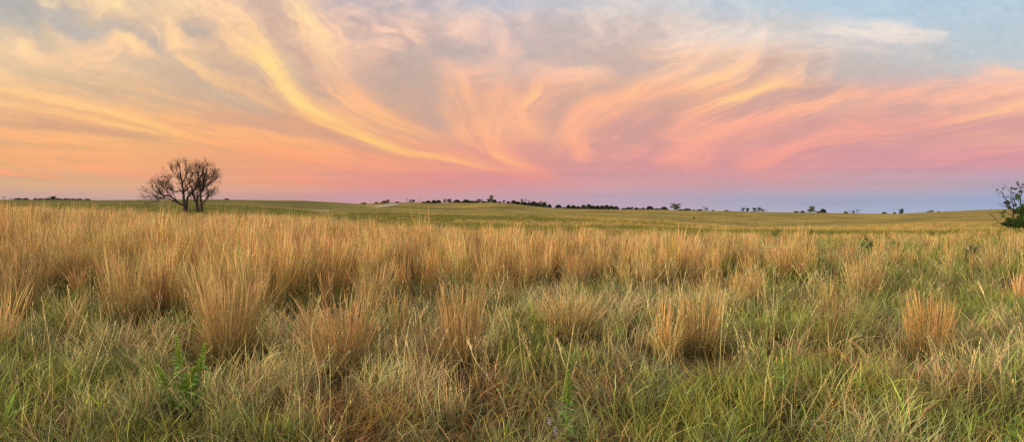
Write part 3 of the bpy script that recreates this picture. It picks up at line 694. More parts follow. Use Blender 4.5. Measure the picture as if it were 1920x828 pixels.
# world, sun, camera
w = bpy.data.worlds.new('World'); SC.world = w; w.use_nodes = True
N = w.node_tree.nodes; L = w.node_tree.links; N.clear()
so = N.new('ShaderNodeOutputWorld'); bg = N.new('ShaderNodeBackground'); sk = N.new('ShaderNodeTexSky')
sk.sky_type = 'NISHITA'; sk.sun_disc = False
sk.sun_elevation = math.radians(SUN_EL * .3); sk.sun_rotation = math.radians(SUN_AZ)
bg.inputs[1].default_value = 0.03
L.new(sk.outputs[0], bg.inputs[0]); L.new(bg.outputs[0], so.inputs[0])

sd = bpy.data.lights.new('sun', 'SUN'); sun = bpy.data.objects.new('sun', sd); COL.objects.link(sun)
sd.energy = 4.1; sd.angle = math.radians(9); sd.color = (1.0, 0.86, 0.66)
a, e = math.radians(SUN_AZ), math.radians(SUN_EL)
sun.rotation_euler = Vector((math.sin(a) * math.cos(e), math.cos(a) * math.cos(e), math.sin(e))).to_track_quat('Z', 'Y').to_euler()
sun.location = (-30, -20, 30)

cd = bpy.data.cameras.new('camera'); cam = bpy.data.objects.new('camera', cd); COL.objects.link(cam)
cam.location = (0, 0, EYE); cam.rotation_euler = (math.pi / 2 - PITCH, 0, 0)
cd.sensor_width = 36; cd.lens = F / 1920 * 36; cd.clip_end = 30000; cd.clip_start = 0.05
SC.camera = cam
SC.view_settings.view_transform = 'Standard'; SC.view_settings.look = 'None'
SC.view_settings.exposure = 0; SC.view_settings.gamma = 1
SC.render.engine = 'CYCLES'
SC.cycles.max_bounces = 4; SC.cycles.diffuse_bounces = 3; SC.cycles.transparent_max_bounces = 8
SC.cycles.transmission_bounces = 3; SC.cycles.use_denoising = False; SC.cycles.denoiser = 'OPENIMAGEDENOISE'; SC.cycles.denoising_input_passes = 'RGB_ALBEDO_NORMAL'
SC.cycles.sample_clamp_indirect = 4

# ------------------------------------------------------------------ ribbons (blades, stems, leaves)
class Rib:
    def __init__(self): self.V = []; self.Q = []; self.C = []; self.n = 0
    def add(self, V, Q, C):
        self.V.append(V); self.Q.append(Q + self.n); self.C.append(C); self.n += len(V)
    def mesh(self, name):
        return mesh_from(name, np.vstack(self.V), np.vstack(self.Q), np.vstack(self.C))

def blades(rb, rng, base, h, lean, az, width, cb, ct, power=1.8, segs=5, wprof=None, jit=0.0, var=0.15, wob=0.0):
    """n curved ribbons; base (n,3), h/lean/az/width (n,), colours (3,)"""
    n = len(base); t = np.linspace(0, 1, segs + 1)[None, :]
    h = np.broadcast_to(h, (n,))[:, None]; lean = np.broadcast_to(lean, (n,))[:, None]
    az = np.asarray(az)[:, None]; width = np.broadcast_to(width, (n,))[:, None]
    # lean = total angle from the vertical reached at the tip
    ang = lean * t ** (power - 1)
    ds = h / segs
    dxy = np.sin(ang) * ds; dz = np.cos(ang) * ds
    rr = np.concatenate([np.zeros((n, 1)), np.cumsum(dxy[:, :-1], 1)], 1)
    zz = np.concatenate([np.zeros((n, 1)), np.cumsum(dz[:, :-1], 1)], 1)
    azt = az + rng.normal(0, 1, (n, 1)) * 0.5 * t + (rng.normal(0, wob, (n, segs + 1)) if wob else 0)
    px = base[:, 0:1] + rr * np.cos(azt); py = base[:, 1:2] + rr * np.sin(azt); pz = base[:, 2:3] + zz
    if jit:
        px = px + rng.normal(0, jit, px.shape) * t; py = py + rng.normal(0, jit, py.shape) * t
    fa = rng.uniform(0, math.pi, (n, 1)) + rng.normal(0, .5, (n, 1)) * t
    prof = wprof(t) if wprof else np.clip(1.05 - t ** 2.0, 0.05, 1)
    wv = width * prof * 0.5
    ox = np.cos(fa) * wv; oy = np.sin(fa) * wv
    P = np.stack([px, py, pz], -1)
    O = np.stack([ox, oy, rng.normal(0, .25, ox.shape) * wv], -1)
    V = np.stack([P - O, P + O], 2).reshape(n, -1, 3)
    k = np.arange(segs) * 2
    q = np.stack([k, k + 1, k + 3, k + 2], -1)
    nv = 2 * (segs + 1)
    Q = (q[None] + (np.arange(n) * nv)[:, None, None]).reshape(-1, 4)
    cb = np.asarray(cb, float); ct = np.asarray(ct, float)
    if cb.ndim == 1: cb = np.broadcast_to(cb, (n, 3))
    if ct.ndim == 1: ct = np.broadcast_to(ct, (n, 3))
    br = np.clip(rng.normal(1, var, (n, 1)), .45, 1.7)
    hue = rng.normal(0, var * .4, (n, 3))
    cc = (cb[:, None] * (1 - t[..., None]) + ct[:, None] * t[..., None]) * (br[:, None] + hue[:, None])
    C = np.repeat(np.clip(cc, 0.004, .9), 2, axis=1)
    rb.add(V.reshape(-1, 3), Q, C.reshape(-1, 3))
    return P

def disc(rng, n, r):
    a = rng.uniform(0, 2 * math.pi, n); q = r * np.sqrt(rng.uniform(0, 1, n))
    return np.stack([q * np.cos(a), q * np.sin(a), np.zeros(n)], -1), a

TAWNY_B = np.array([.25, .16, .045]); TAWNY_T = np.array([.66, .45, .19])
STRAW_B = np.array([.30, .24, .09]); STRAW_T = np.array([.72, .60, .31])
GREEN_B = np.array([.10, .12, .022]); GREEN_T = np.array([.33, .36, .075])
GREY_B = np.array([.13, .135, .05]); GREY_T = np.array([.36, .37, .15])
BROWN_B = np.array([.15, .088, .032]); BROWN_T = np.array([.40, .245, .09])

def head_prof(t):   # thin stem, feathery upper third, fine tip
    return np.clip(.62 + .45 * np.exp(-((t - .75) / .2) ** 2) - .9 * np.clip(t - .86, 0, 1) * 7, .10, 1.2)

def tuft(rb, rng, n, h, r=.09, spread=.22, w=.0045, cb=TAWNY_B, ct=TAWNY_T, segs=6, leafy=True, off=(0, 0, 0), bias=(0., 0.)):
    """bunch of upright bluestem stems with curled leaves at its foot"""
    b, a = disc(rng, n, r); b = b + np.array(off)
    q = np.hypot(b[:, 0] - off[0], b[:, 1] - off[1]) / r
    lean = np.abs(rng.normal(0, spread, n)) * .6 + q * spread * .9
    aa = a + rng.normal(0, .5, n)
    lx = lean * np.cos(aa) + bias[0]; ly = lean * np.sin(aa) + bias[1]
    lean, aa = np.hypot(lx, ly), np.arctan2(ly, lx)
    hh = h * np.clip(rng.normal(.84, .17, n), .35, 1.15)
    bent = rng.random(n) < .16
    lean = np.where(bent, lean + rng.uniform(.3, 1.3, n), lean); hh = np.where(bent, hh * rng.uniform(.5, .9, n), hh)
    aa = np.where(bent, aa + rng.normal(0, 1.2, n), aa)
    blades(rb, rng, b, hh, lean, aa, w * rng.uniform(.6, 1.3, n), cb, ct, power=1.35, segs=segs, wprof=head_prof, var=.2, jit=.003, wob=.03)
    if leafy:
        m = int(n * .9)
        b, a = disc(rng, m, r * 1.2); b = b + np.array(off)
        mixc = rng.random((m, 1))
        cbb = GREEN_B * mixc + BROWN_B * (1 - mixc); ctt = GREEN_T * mixc + TAWNY_T * .8 * (1 - mixc)
        blades(rb, rng, b, h * rng.uniform(.3, .62, m), rng.uniform(.4, 1.5, m), a + rng.normal(0, .6, m), w * 1.1, cbb, ctt, power=1.9, segs=5, var=.2)

def lowgrass(rb, rng, n, h, r, w, cb, ct, lean=(.5, 1.7), segs=4, var=.2):
    b, a = disc(rng, n, r)
    blades(rb, rng, b, h * rng.uniform(.5, 1.1, n), rng.uniform(*lean, n), rng.uniform(0, 6.3, n), w * rng.uniform(.6, 1.4, n), cb, ct, power=1.8, segs=segs, var=var, wob=.15)

def stalks(rb, rng, n, h, r, w, cb=STRAW_B, ct=STRAW_T, lean=(.1, .9), seeds=True, bias=None):
    b, a = disc(rng, n, r)
    az = rng.uniform(0, 6.3, n) if bias is None else bias + rng.normal(0, .6, n)
    P = blades(rb, rng, b, h * rng.uniform(.65, 1.1, n), rng.uniform(*lean, n), az, w, cb, ct, power=1.25, segs=6, var=.15, wprof=lambda t: np.clip(1 - .6 * t, .3, 1))
    if seeds:
        for k in range(n):
            m = 9
            tt = rng.uniform(.66, 1.0, m) * 6
            i0 = np.clip(tt.astype(int), 0, 5); f = (tt - i0)[:, None]
            pb = P[k][i0] * (1 - f) + P[k][i0 + 1] * f
            blades(rb, rng, pb, rng.uniform(.02, .045, m), rng.uniform(.2, .9, m), rng.uniform(0, 6.3, m), w * .9, ct, ct * 1.0, segs=2, var=.1)

PROTO = bpy.data.collections.new('grass_clumps')
PIDX = {}
def proto(kind, fn, count):
    PIDX[kind] = []
    for k in range(count):
        rb = Rib(); fn(rb, np.random.default_rng(1000 + len(PROTO.objects)))
        me = rb.mesh('grass_clump'); me.materials.append(M_INST)
        i = len(PROTO.objects)
        o = bpy.data.objects.new('grass_clump' if i == 0 else 'grass_clump.%03d' % i, me)
        PROTO.objects.link(o); PIDX[kind].append(i)

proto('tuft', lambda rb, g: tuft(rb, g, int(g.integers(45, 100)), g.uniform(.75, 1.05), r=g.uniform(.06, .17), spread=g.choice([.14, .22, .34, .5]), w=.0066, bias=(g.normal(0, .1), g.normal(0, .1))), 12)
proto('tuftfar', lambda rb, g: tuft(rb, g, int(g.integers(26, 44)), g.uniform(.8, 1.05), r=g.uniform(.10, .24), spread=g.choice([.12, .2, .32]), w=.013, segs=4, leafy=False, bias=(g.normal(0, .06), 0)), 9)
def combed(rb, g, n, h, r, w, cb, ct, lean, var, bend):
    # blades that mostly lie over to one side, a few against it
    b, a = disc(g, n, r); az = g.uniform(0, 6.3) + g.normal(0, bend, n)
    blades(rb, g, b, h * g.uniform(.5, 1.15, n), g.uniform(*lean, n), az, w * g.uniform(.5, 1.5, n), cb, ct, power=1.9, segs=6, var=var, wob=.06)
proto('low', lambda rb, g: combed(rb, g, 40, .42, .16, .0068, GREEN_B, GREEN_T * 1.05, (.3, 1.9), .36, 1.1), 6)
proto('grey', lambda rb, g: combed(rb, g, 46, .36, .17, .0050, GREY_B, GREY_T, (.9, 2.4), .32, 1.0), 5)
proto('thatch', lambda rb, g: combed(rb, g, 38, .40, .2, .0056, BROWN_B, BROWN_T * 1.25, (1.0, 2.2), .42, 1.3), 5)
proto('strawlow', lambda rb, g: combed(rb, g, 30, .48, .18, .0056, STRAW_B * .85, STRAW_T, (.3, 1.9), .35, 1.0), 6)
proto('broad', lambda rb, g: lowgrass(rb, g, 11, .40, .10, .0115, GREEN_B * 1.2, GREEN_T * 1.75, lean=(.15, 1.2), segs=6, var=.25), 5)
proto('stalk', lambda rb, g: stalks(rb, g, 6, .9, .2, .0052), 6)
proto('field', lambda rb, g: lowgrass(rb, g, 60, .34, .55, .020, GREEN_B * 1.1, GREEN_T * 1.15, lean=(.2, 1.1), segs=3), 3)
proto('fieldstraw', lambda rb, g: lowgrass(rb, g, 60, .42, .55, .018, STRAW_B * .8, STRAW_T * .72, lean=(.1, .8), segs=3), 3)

def node_group():
    ng = bpy.data.node_groups.new('scatter_grass', 'GeometryNodeTree')
    ng.interface.new_socket('Geometry', in_out='INPUT', socket_type='NodeSocketGeometry')
    ng.interface.new_socket('Geometry', in_out='OUTPUT', socket_type='NodeSocketGeometry')
    N, L = ng.nodes, ng.links
    gi = N.new('NodeGroupInput'); go = N.new('NodeGroupOutput')
    ci = N.new('GeometryNodeCollectionInfo'); ci.inputs['Collection'].default_value = PROTO
    ci.inputs['Separate Children'].default_value = True; ci.inputs['Reset Children'].default_value = True
    ip = N.new('GeometryNodeInstanceOnPoints'); ip.inputs['Pick Instance'].default_value = True
    def attr(nm, dt):
        a = N.new('GeometryNodeInputNamedAttribute'); a.data_type = dt; a.inputs['Name'].default_value = nm; return a.outputs[0]
    L.new(gi.outputs[0], ip.inputs['Points']); L.new(ci.outputs[0], ip.inputs['Instance'])
    L.new(attr('kind_index', 'INT'), ip.inputs['Instance Index'])
    L.new(attr('turn', 'FLOAT_VECTOR'), ip.inputs['Rotation'])
    L.new(attr('size', 'FLOAT_VECTOR'), ip.inputs['Scale'])
    L.new(ip.outputs[0], go.inputs[0])
    return ng
NG = node_group()

def scatter(name, P, idx, turn, size, tint, label, cat='grass'):
    me = bpy.data.meshes.new(name)
    me.vertices.add(len(P)); me.vertices.foreach_set('co', np.asarray(P, np.float32).ravel())
    for nm, ty, d, key in (('kind_index', 'INT', np.asarray(idx, np.int32), 'value'), ('turn', 'FLOAT_VECTOR', turn, 'vector'),
                           ('size', 'FLOAT_VECTOR', size, 'vector')):
        at = me.attributes.new(nm, ty, 'POINT'); at.data.foreach_set(key, np.ascontiguousarray(d, np.int32 if ty == 'INT' else np.float32).ravel())
    at = me.attributes.new('tint', 'FLOAT_COLOR', 'POINT')
    c = np.ones((len(P), 4), np.float32); c[:, :3] = tint; at.data.foreach_set('color', c.ravel())
    o = bpy.data.objects.new(name, me); COL.objects.link(o)
    md = o.modifiers.new('scatter', 'NODES'); md.node_group = NG
    me.materials.append(M_INST)
    tag(o, label, cat, kind='stuff')
    return o

def to_px(x, y): return CX + F * x / np.maximum(y, .1)

def sample_wedge(rng, r0, r1, density, px0=-140, px1=2060):
    """random ground points between two distances inside (and a little beyond) the view"""
    x0 = (px0 - CX) / F; x1 = (px1 - CX) / F
    area = .5 * (x1 - x0) * (r1 * r1 - r0 * r0)
    n = int(area * density)
    y = np.sqrt(rng.uniform(r0 * r0, r1 * r1, n)); x = rng.uniform(x0, x1, n) * y
    return x, y

def tawny_density(x, y):
    """how much of the ground the tall dry bunches cover"""
    px = to_px(x, y); r = y
    start = np.interp(px, [-200, 0, 260, 480, 620, 800, 950, 1150, 1400, 1920], [7.4, 7.5, 8.2, 8.9, 10.4, 11.0, 11.8, 12.0, 13.5, 15])
    stop = np.interp(px, [-200, 600, 700, 800, 1000, 1150, 1400, 1920], [36, 38, 34, 29, 26, 27, 38, 44])
    amt = np.interp(px, [-200, 600, 950, 1150, 1400, 1920], [.86, .84, .70, .46, .34, .32])
    n = fbm(x / 2.6, y / 4.2, 40, 3)
    d = smooth1((r - start) / 2.2 + (n - .5) * 2) * smooth1((stop - r) / 11 + .6 + (n - .5) * 2.6)
    patch = smooth1((n - (.56 - .32 * amt)) / .14)
    near = .014 * (r < start) * (r > 6.2)
    return np.clip(d * amt * (.25 + .95 * patch) + near, 0, 1)

CLEAR = [(345, 792, .24), (345, 822, .20), (1062, 842, .18), (1062, 875, .16), (1466, 790, .18), (1466, 830, .18), (835, 765, .16), (948, 755, .16), (1031, 842, .13), (1622, 474, 1.0), (1668, 472, 1.0), (1620, 484, .9), (1666, 482, .9), (1820, 484, 1.0), (1895, 486, 1.0), (1455, 450, .9), (1453, 456, .8), (1520, 450, .7), (1520, 456, .6), (430, 690, .34), (430, 722, .24), (640, 716, .32), (640, 746, .22), (868, 708, .26), (868, 734, .18), (1065, 640, .42), (1065, 660, .3), (1312, 676, .27), (1312, 698, .2), (1742, 684, .27), (1742, 704, .18), (240, 612, .4), (240, 628, .32), (25, 596, .4), (25, 612, .3)]
_CL = [(*px_ground(a_, b_)[:2], c_) for a_, b_, c_ in CLEAR]
def scat_mix(name, seed, parts, label):
    """parts: list of (kinds, x, y, size_mul, hscale, tint_base, tint_var, tilt)"""
    rng = np.random.default_rng(seed)
    Pl, Il, Tl, Sl, Cl = [], [], [], [], []
    for kinds, x, y, sm, tintb, tv, tilt in parts:
        ok = np.ones(len(x), bool)
        for cx_, cy_, cr_ in _CL: ok &= np.hypot(x - cx_, y - cy_) > cr_
        tintb = np.asarray(tintb, float)
        if tintb.ndim == 2: tintb = tintb[ok]
        if np.ndim(sm): sm = sm[ok]
        x, y = x[ok], y[ok]
        n = len(x)
        if n == 0: continue
        ids = np.array(sum([PIDX[k] for k in kinds], []))
        Pl.append(np.stack([x, y, ground_z(x, y) - .015], -1)); Il.append(rng.choice(ids, n))
        Tl.append(np.stack([rng.normal(0, tilt, n), rng.normal(0, tilt, n), rng.uniform(0, 6.283, n)], -1))
        s = sm * np.clip(rng.normal(.96, .19, n), .5, 1.4)
        Sl.append(np.stack([s * rng.uniform(.9, 1.15, n), s * rng.uniform(.9, 1.15, n), s * rng.uniform(.85, 1.1, n)], -1))
        tb = np.asarray(tintb, float)
        if tb.ndim == 1: tb = np.broadcast_to(tb, (n, 3))
        Cl.append(tb * np.clip(rng.normal(1, tv, (n, 1)), .5, 1.6) * np.clip(rng.normal(1, tv * .35, (n, 3)), .7, 1.3))
    return scatter(name, np.vstack(Pl), np.concatenate(Il), np.vstack(Tl), np.vstack(Sl), np.vstack(Cl), label)

def tint_map(x, y, warm=(1.0, .94, .88), other=(1.0, 1.02, .95)):
    n = fbm(x / 2.4, y / 3.0, 61, 3)[:, None]
    k = smooth1((n - .35) / .3)
    return np.array(warm) * k + np.array(other) * (1 - k)

g = np.random.default_rng(77)
# tall dry grass
parts = []
x, y = sample_wedge(g, 5.2, 20, 9.0); d = tawny_density(x, y); k = g.random(len(x)) < d
parts.append((['tuft'], x[k], y[k], .95, tint_map(x[k], y[k]), .18, .06))
x, y = sample_wedge(g, 20, 64, 5.0); d = tawny_density(x, y); k = g.random(len(x)) < d
hs = np.interp(y[k], [20, 30, 36, 64], [.96, .84, .76, .5]) * np.interp(to_px(x[k], y[k]), [0, 1000, 1300, 1920], [1, 1, .72, .7])
parts.append((['tuftfar'], x[k], y[k], hs, tint_map(x[k], y[k]), .14, .05))
x, y = sample_wedge(g, 4.0, 22, 2.5); k = g.random(len(x)) < .25 + .6 * fbm(x / 1.7, y / 2.3, 50, 3)
parts.append((['stalk'], x[k], y[k], .86, (1.05, 1, .9), .12, .10))
scat_mix('dry_grass', 3, parts, 'tall tawny prairie grass standing in dense dry bunches across the slope')
# undergrowth
parts = []
x, y = sample_wedge(g, 3.3, 13, 22)
xa, ya = sample_wedge(g, 3.3, 6.6, 16); x = np.concatenate([x, xa]); y = np.concatenate([y, ya])
px = to_px(x, y); n = fbm(x / 1.1, y / 1.4, 70, 3); n2 = fbm(x / 1.6, y / 2.2, 73, 3)
gr = np.interp(px, [0, 350, 600, 1000, 1300, 1920], [.38, .28, .24, .28, .36, .46]) + .08 * smooth1((6.5 - y) / 2)
sel = n + (g.random(len(x)) - .5) * .35
kg = sel < gr
ky = (~kg) & (sel < gr + .16); kt = (~kg) & (~ky) & (n2 + (g.random(len(x)) - .5) * .3 > .56); ks = ~(kg | ky | kt)
parts.append((['low'], x[kg], y[kg], .9, (1, 1, 1), .2, .15))
parts.append((['grey'], x[ky], y[ky], 1.0, (1, 1, 1), .18, .15))
parts.append((['thatch'], x[kt], y[kt], .8, (.92, 1, .95), .25, .15))
parts.append((['strawlow'], x[ks], y[ks], .85, (1, 1, .95), .2, .15))
x, y = sample_wedge(g, 3.3, 9, 6); px = to_px(x, y)
k = g.random(len(x)) < smooth1((fbm(x / .8, y / .9, 80, 2) - .45) / .2) * np.interp(px, [0, 200, 500, 1000, 1300, 1920], [.9, .6, .35, .35, .7, .9])
parts.append((['broad'], x[k], y[k], .85, (1, 1, .9), .22, .12))
x, y = sample_wedge(g, 13, 34, 5); px = to_px(x, y); n = fbm(x / 3, y / 5, 90, 3)
kg = n < np.interp(px, [0, 1000, 1400, 1920], [.42, .44, .52, .55])
parts.append((['low', 'grey'], x[kg], y[kg], 1.15, (1, 1, 1), .2, .15))
parts.append((['strawlow', 'thatch'], x[~kg], y[~kg], 1.1, (1, 1, 1), .2, .15))
scat_mix('green_grass', 4, parts, 'tangled green and straw undergrowth between the tall dry bunches')
# the short-grass field
parts = []
x, y = sample_wedge(g, 34, 75, 1.3); px = to_px(x, y); n = fbm(x / 9, y / 16, 95, 3)
kg = n < np.interp(px, [0, 600, 1000, 1500, 1920], [.80, .72, .52, .42, .42])
parts.append((['field'], x[kg], y[kg], .8, (.72, .62, .60), .18, .1)); parts.append((['fieldstraw'], x[~kg], y[~kg], .8, (1, .88, .58), .15, .08))
x, y = sample_wedge(g, 75, 170, .35); px = to_px(x, y); n = fbm(x / 14, y / 34, 96, 3)
kg = n < np.interp(px, [0, 600, 1000, 1500, 1920], [.80, .70, .48, .38, .42])
parts.append((['field'], x[kg], y[kg], .85, (.70, .62, .60), .16, .1)); parts.append((['fieldstraw'], x[~kg], y[~kg], .85, (1, .88, .58), .12, .08))
scat_mix('field_grass', 5, parts, 'short olive and gold grass of the open field beyond the tall bunches')

# ------------------------------------------------------------------ things: tufts of the foreground
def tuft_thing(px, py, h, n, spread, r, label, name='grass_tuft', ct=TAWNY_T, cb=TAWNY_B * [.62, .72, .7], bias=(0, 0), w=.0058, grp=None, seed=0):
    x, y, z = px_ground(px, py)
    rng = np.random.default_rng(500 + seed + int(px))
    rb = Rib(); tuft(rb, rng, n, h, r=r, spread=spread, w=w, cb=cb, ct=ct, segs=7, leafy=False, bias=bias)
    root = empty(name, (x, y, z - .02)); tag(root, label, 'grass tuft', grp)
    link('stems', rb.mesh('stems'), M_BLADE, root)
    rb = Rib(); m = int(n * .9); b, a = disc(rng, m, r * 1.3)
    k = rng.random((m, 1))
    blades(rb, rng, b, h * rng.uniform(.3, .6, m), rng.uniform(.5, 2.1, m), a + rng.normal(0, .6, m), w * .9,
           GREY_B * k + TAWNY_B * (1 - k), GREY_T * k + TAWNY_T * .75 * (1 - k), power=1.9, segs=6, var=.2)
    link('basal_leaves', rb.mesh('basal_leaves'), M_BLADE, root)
    return root
RED = np.array([.61, .395, .17])
TG = 'dry bunches standing out in front of the tall grass'
TUFTS = [
 (430, 676, 1.02, 460, .22, .24, 'tall golden bunch of dry grass right behind the big leafy green weed', TAWNY_T, (.0, 0)),
 (640, 704, .84, 460, .46, .22, 'wide reddish dry bunch splaying left, with a small white flower in front', RED, (-.16, 0)),
 (868, 696, .88, 320, .15, .16, 'narrow upright reddish bunch of dry grass in the middle foreground', RED, (0, 0)),
 (1065, 632, .64, 420, .55, .32, 'low broad mound of dry grass right of the narrow upright reddish bunch', TAWNY_T, (0, 0)),
 (1312, 664, .78, 280, .22, .19, 'golden upright bunch with green base, right of the low broad mound', TAWNY_T, (0, 0)),
 (1742, 672, .72, 300, .22, .20, 'bright orange bunch of dry grass nearest the right edge', RED * [1.05, .98, .8], (.02, 0)),
 (25, 588, .85, 360, .35, .3, 'dark russet mound of dry grass cut by the left edge of the picture', RED * .72, (.0, 0)),
 (240, 604, .98, 380, .22, .28, 'tall tan bunch over a dark hollow, left of the tallest golden bunch', TAWNY_T, (0, 0)),
 (1410, 580, .62, 200, .22, .14, 'small russet bunch with pale tips behind the golden upright bunch with green base', RED * .85, (0, 0)),
 (1620, 565, .80, 320, .26, .24, 'broad rust coloured bunch standing behind and left of the bright orange bunch', RED, (0, 0)),
 (1205, 545, .72, 200, .20, .15, 'upright tan bunch behind and between the low mound and the golden bunch', TAWNY_T, (0, 0)),
 (700, 600, .85, 260, .3, .2, 'tan bunch leaning right, directly behind the wide reddish bunch with the white flower', TAWNY_T, (.1, 0)),
]
for k, (px, py, h, n, sp, r, lb, ct, bi) in enumerate(TUFTS):
    tuft_thing(px, py, h, n, sp, r, lb, ct=ct, bias=bi, grp=TG, seed=k)

# long stray stalks
def stalk_thing(pb, ptop, label, w=.008, seed=0):
    x, y, z = px_ground(*pb)
    d = px_ray(*ptop); d = d / d[1]
    top = np.array([d[0] * y, y, EYE + d[2] * y]); b = np.array([x, y, z - .02])
    rng = np.random.default_rng(seed); n = 12
    t = np.linspace(0, 1, n)[:, None]
    P = b + (top - b) * t + np.array([0, 0, .10]) * np.sin(math.pi * t) + np.array([.02, .05, 0]) * np.sin(2.3 * math.pi * t)
    o = np.array([0.35, 0, .94]) if abs(top[0] - b[0]) > .2 else np.array([1, 0, 0])
    root = empty('grass_stalk', (0, 0, 0)); tag(root, label, 'grass stalk', 'long straw stalks rising over the grass')
    root.location = b; P = P - b
    def strip(P, wv, col):
        V = np.stack([P - o * wv[:, None] / 2, P + o * wv[:, None] / 2], 1).reshape(-1, 3)
        k = np.arange(len(P) - 1) * 2
        return V, np.stack([k, k + 1, k + 3, k + 2], -1), np.broadcast_to(col, (len(V), 3))
    rb = Rib(); rb.add(*strip(P, w * (1 - .5 * t[:, 0]), STRAW_T * .9)); link('stem', rb.mesh('stem'), M_BLADE, root)
    rb = Rib(); m = 20; tt = rng.uniform(.80, 1, m) * (n - 1); i0 = np.clip(tt.astype(int), 0, n - 2); f = (tt - i0)[:, None]
    pb_ = P[i0] * (1 - f) + P[i0 + 1] * f
    blades(rb, rng, pb_, rng.uniform(.03, .06, m), rng.uniform(.2, 1.0, m), rng.uniform(0, 6.3, m), w * .8, STRAW_T, STRAW_T, segs=2, var=.1)
    link('seed_head', rb.mesh('seed_head'), M_BLADE, root)
STK = [((1440, 655), (1534, 514), 'long straw stalk slanting up to the right with a nodding seed head, right of centre'),
       ((745, 760), (800, 575), 'straw stalk leaning right between the wide reddish bunch and the narrow upright one'),
       ((590, 800), (594, 560), 'tall thin upright straw stalk just left of the wide reddish bunch'),
       ((960, 810), (870, 640), 'pale straw stalk leaning left in front of the narrow upright reddish bunch'),
       ((800, 828), (735, 640), 'pale stalk leaning left, its seed head over the wide reddish bunch'),
       ((1110, 828), (1040, 640), 'long straw stalk leaning left toward the low broad mound'),
       ((470, 700), (560, 640), 'short pale stalk bent right beside the tallest golden bunch'),
       ((205, 690), (118, 540), 'pale stalk leaning left over the grey green grass near the left edge'),
       ((1880, 700), (1835, 530), 'thin pale stalk near the right edge leaning left')]
for k, (a_, b_, lb) in enumerate(STK): stalk_thing(a_, b_, lb, seed=k)

# ------------------------------------------------------------------ leafy weeds
def leaf_mat(name, c1, c2):
    m = noise_material(name, c1, c2, 22, 0.55)
    N, L = m.node_tree.nodes, m.node_tree.links
    b = [n for n in N if n.type == 'BSDF_PRINCIPLED'][0]; out = [n for n in N if n.type == 'OUTPUT_MATERIAL'][0]
    t = N.new('ShaderNodeBsdfTranslucent'); t.inputs[0].default_value = (*[(u + v) / 2 for u, v in zip(c1, c2)], 1)
    mx = N.new('ShaderNodeMixShader'); mx.inputs[0].default_value = .3
    L.new(b.outputs[0], mx.inputs[1]); L.new(t.outputs[0], mx.inputs[2]); L.new(mx.outputs[0], out.inputs[0])
    return m
M_LEAF = leaf_mat('weed_leaf', (.15, .30, .045), (.26, .44, .09))
M_BUD = leaf_mat('weed_bud', (.26, .38, .06), (.42, .52, .11))
M_STEM = leaf_mat('weed_stem', (.13, .19, .05), (.24, .29, .08))
M_TREELEAF = leaf_mat('tree_leaf', (.028, .06, .015), (.07, .12, .03))
M_CEDAR = leaf_mat('cedar_leaf', (.028, .046, .026), (.055, .08, .04))  # leaf colour lightened to stand in for haze over the skyline trees
M_PALE = leaf_mat('pale_leaf', (.07, .10, .055), (.13, .165, .09))
M_SHRUB = leaf_mat('shrub_leaf', (.07, .13, .03), (.13, .21, .05))
M_WHITE = noise_material('white_petal', (.75, .73, .68), (.85, .84, .8), 30, .6)
M_PURPLE = noise_material('purple_petal', (.46, .36, .58), (.6, .5, .72), 30, .6)

def tube(V, Q, P, R, sides=6):
    """append a tapered tube along P"""
    P = np.asarray(P, float); R = np.asarray(R, float)
    d = np.gradient(P, axis=0); d /= np.linalg.norm(d, axis=1)[:, None] + 1e-9
    up = np.array([0.31, 0.17, .93]); u = np.cross(d, up); u /= np.linalg.norm(u, axis=1)[:, None] + 1e-9
    v = np.cross(d, u); a = np.arange(sides) * 2 * math.pi / sides
    ring = P[:, None] + R[:, None, None] * (np.cos(a)[None, :, None] * u[:, None] + np.sin(a)[None, :, None] * v[:, None])
    off = sum(len(q) for q in V); n = len(P)
    i, j = np.meshgrid(np.arange(n - 1), np.arange(sides), indexing='ij'); j2 = (j + 1) % sides
    V.append(ring.reshape(-1, 3))
    Q.append(np.stack([i * sides + j, i * sides + j2, (i + 1) * sides + j2, (i + 1) * sides + j], -1).reshape(-1, 4) + off)

def tubes_obj(name, V, Q, mat, parent):
    return link(name, mesh_from(name, np.vstack(V), np.vstack(Q), smooth=True), mat, parent)

def leaf_cloud(pos, size, rng, aspect=1.6, droop=0.0):
    """bent leaf (two quads each) at every position"""
    n = len(pos)
    d = rng.normal(0, 1, (n, 3)); d[:, 2] = d[:, 2] * .6 - droop; d /= np.linalg.norm(d, axis=1)[:, None]
    s = np.cross(d, rng.normal(0, 1, (n, 3))); s /= np.linalg.norm(s, axis=1)[:, None]
    nn = np.cross(d, s); L_ = (size * rng.uniform(.6, 1.3, n))[:, None]; W = L_ / aspect * .5
    p0 = pos; p1 = pos + d * L_ * .5 + nn * L_ * .1; p2 = pos + d * L_
    V = np.stack([p0 - s * W * .3, p0 + s * W * .3, p1 - s * W, p1 + s * W, p2 - s * W * .15, p2 + s * W * .15], 1).reshape(-1, 3)
    b = (np.arange(n) * 6)[:, None]
    return V, np.vstack([b + [0, 1, 3, 2], b + [2, 3, 5, 4]])

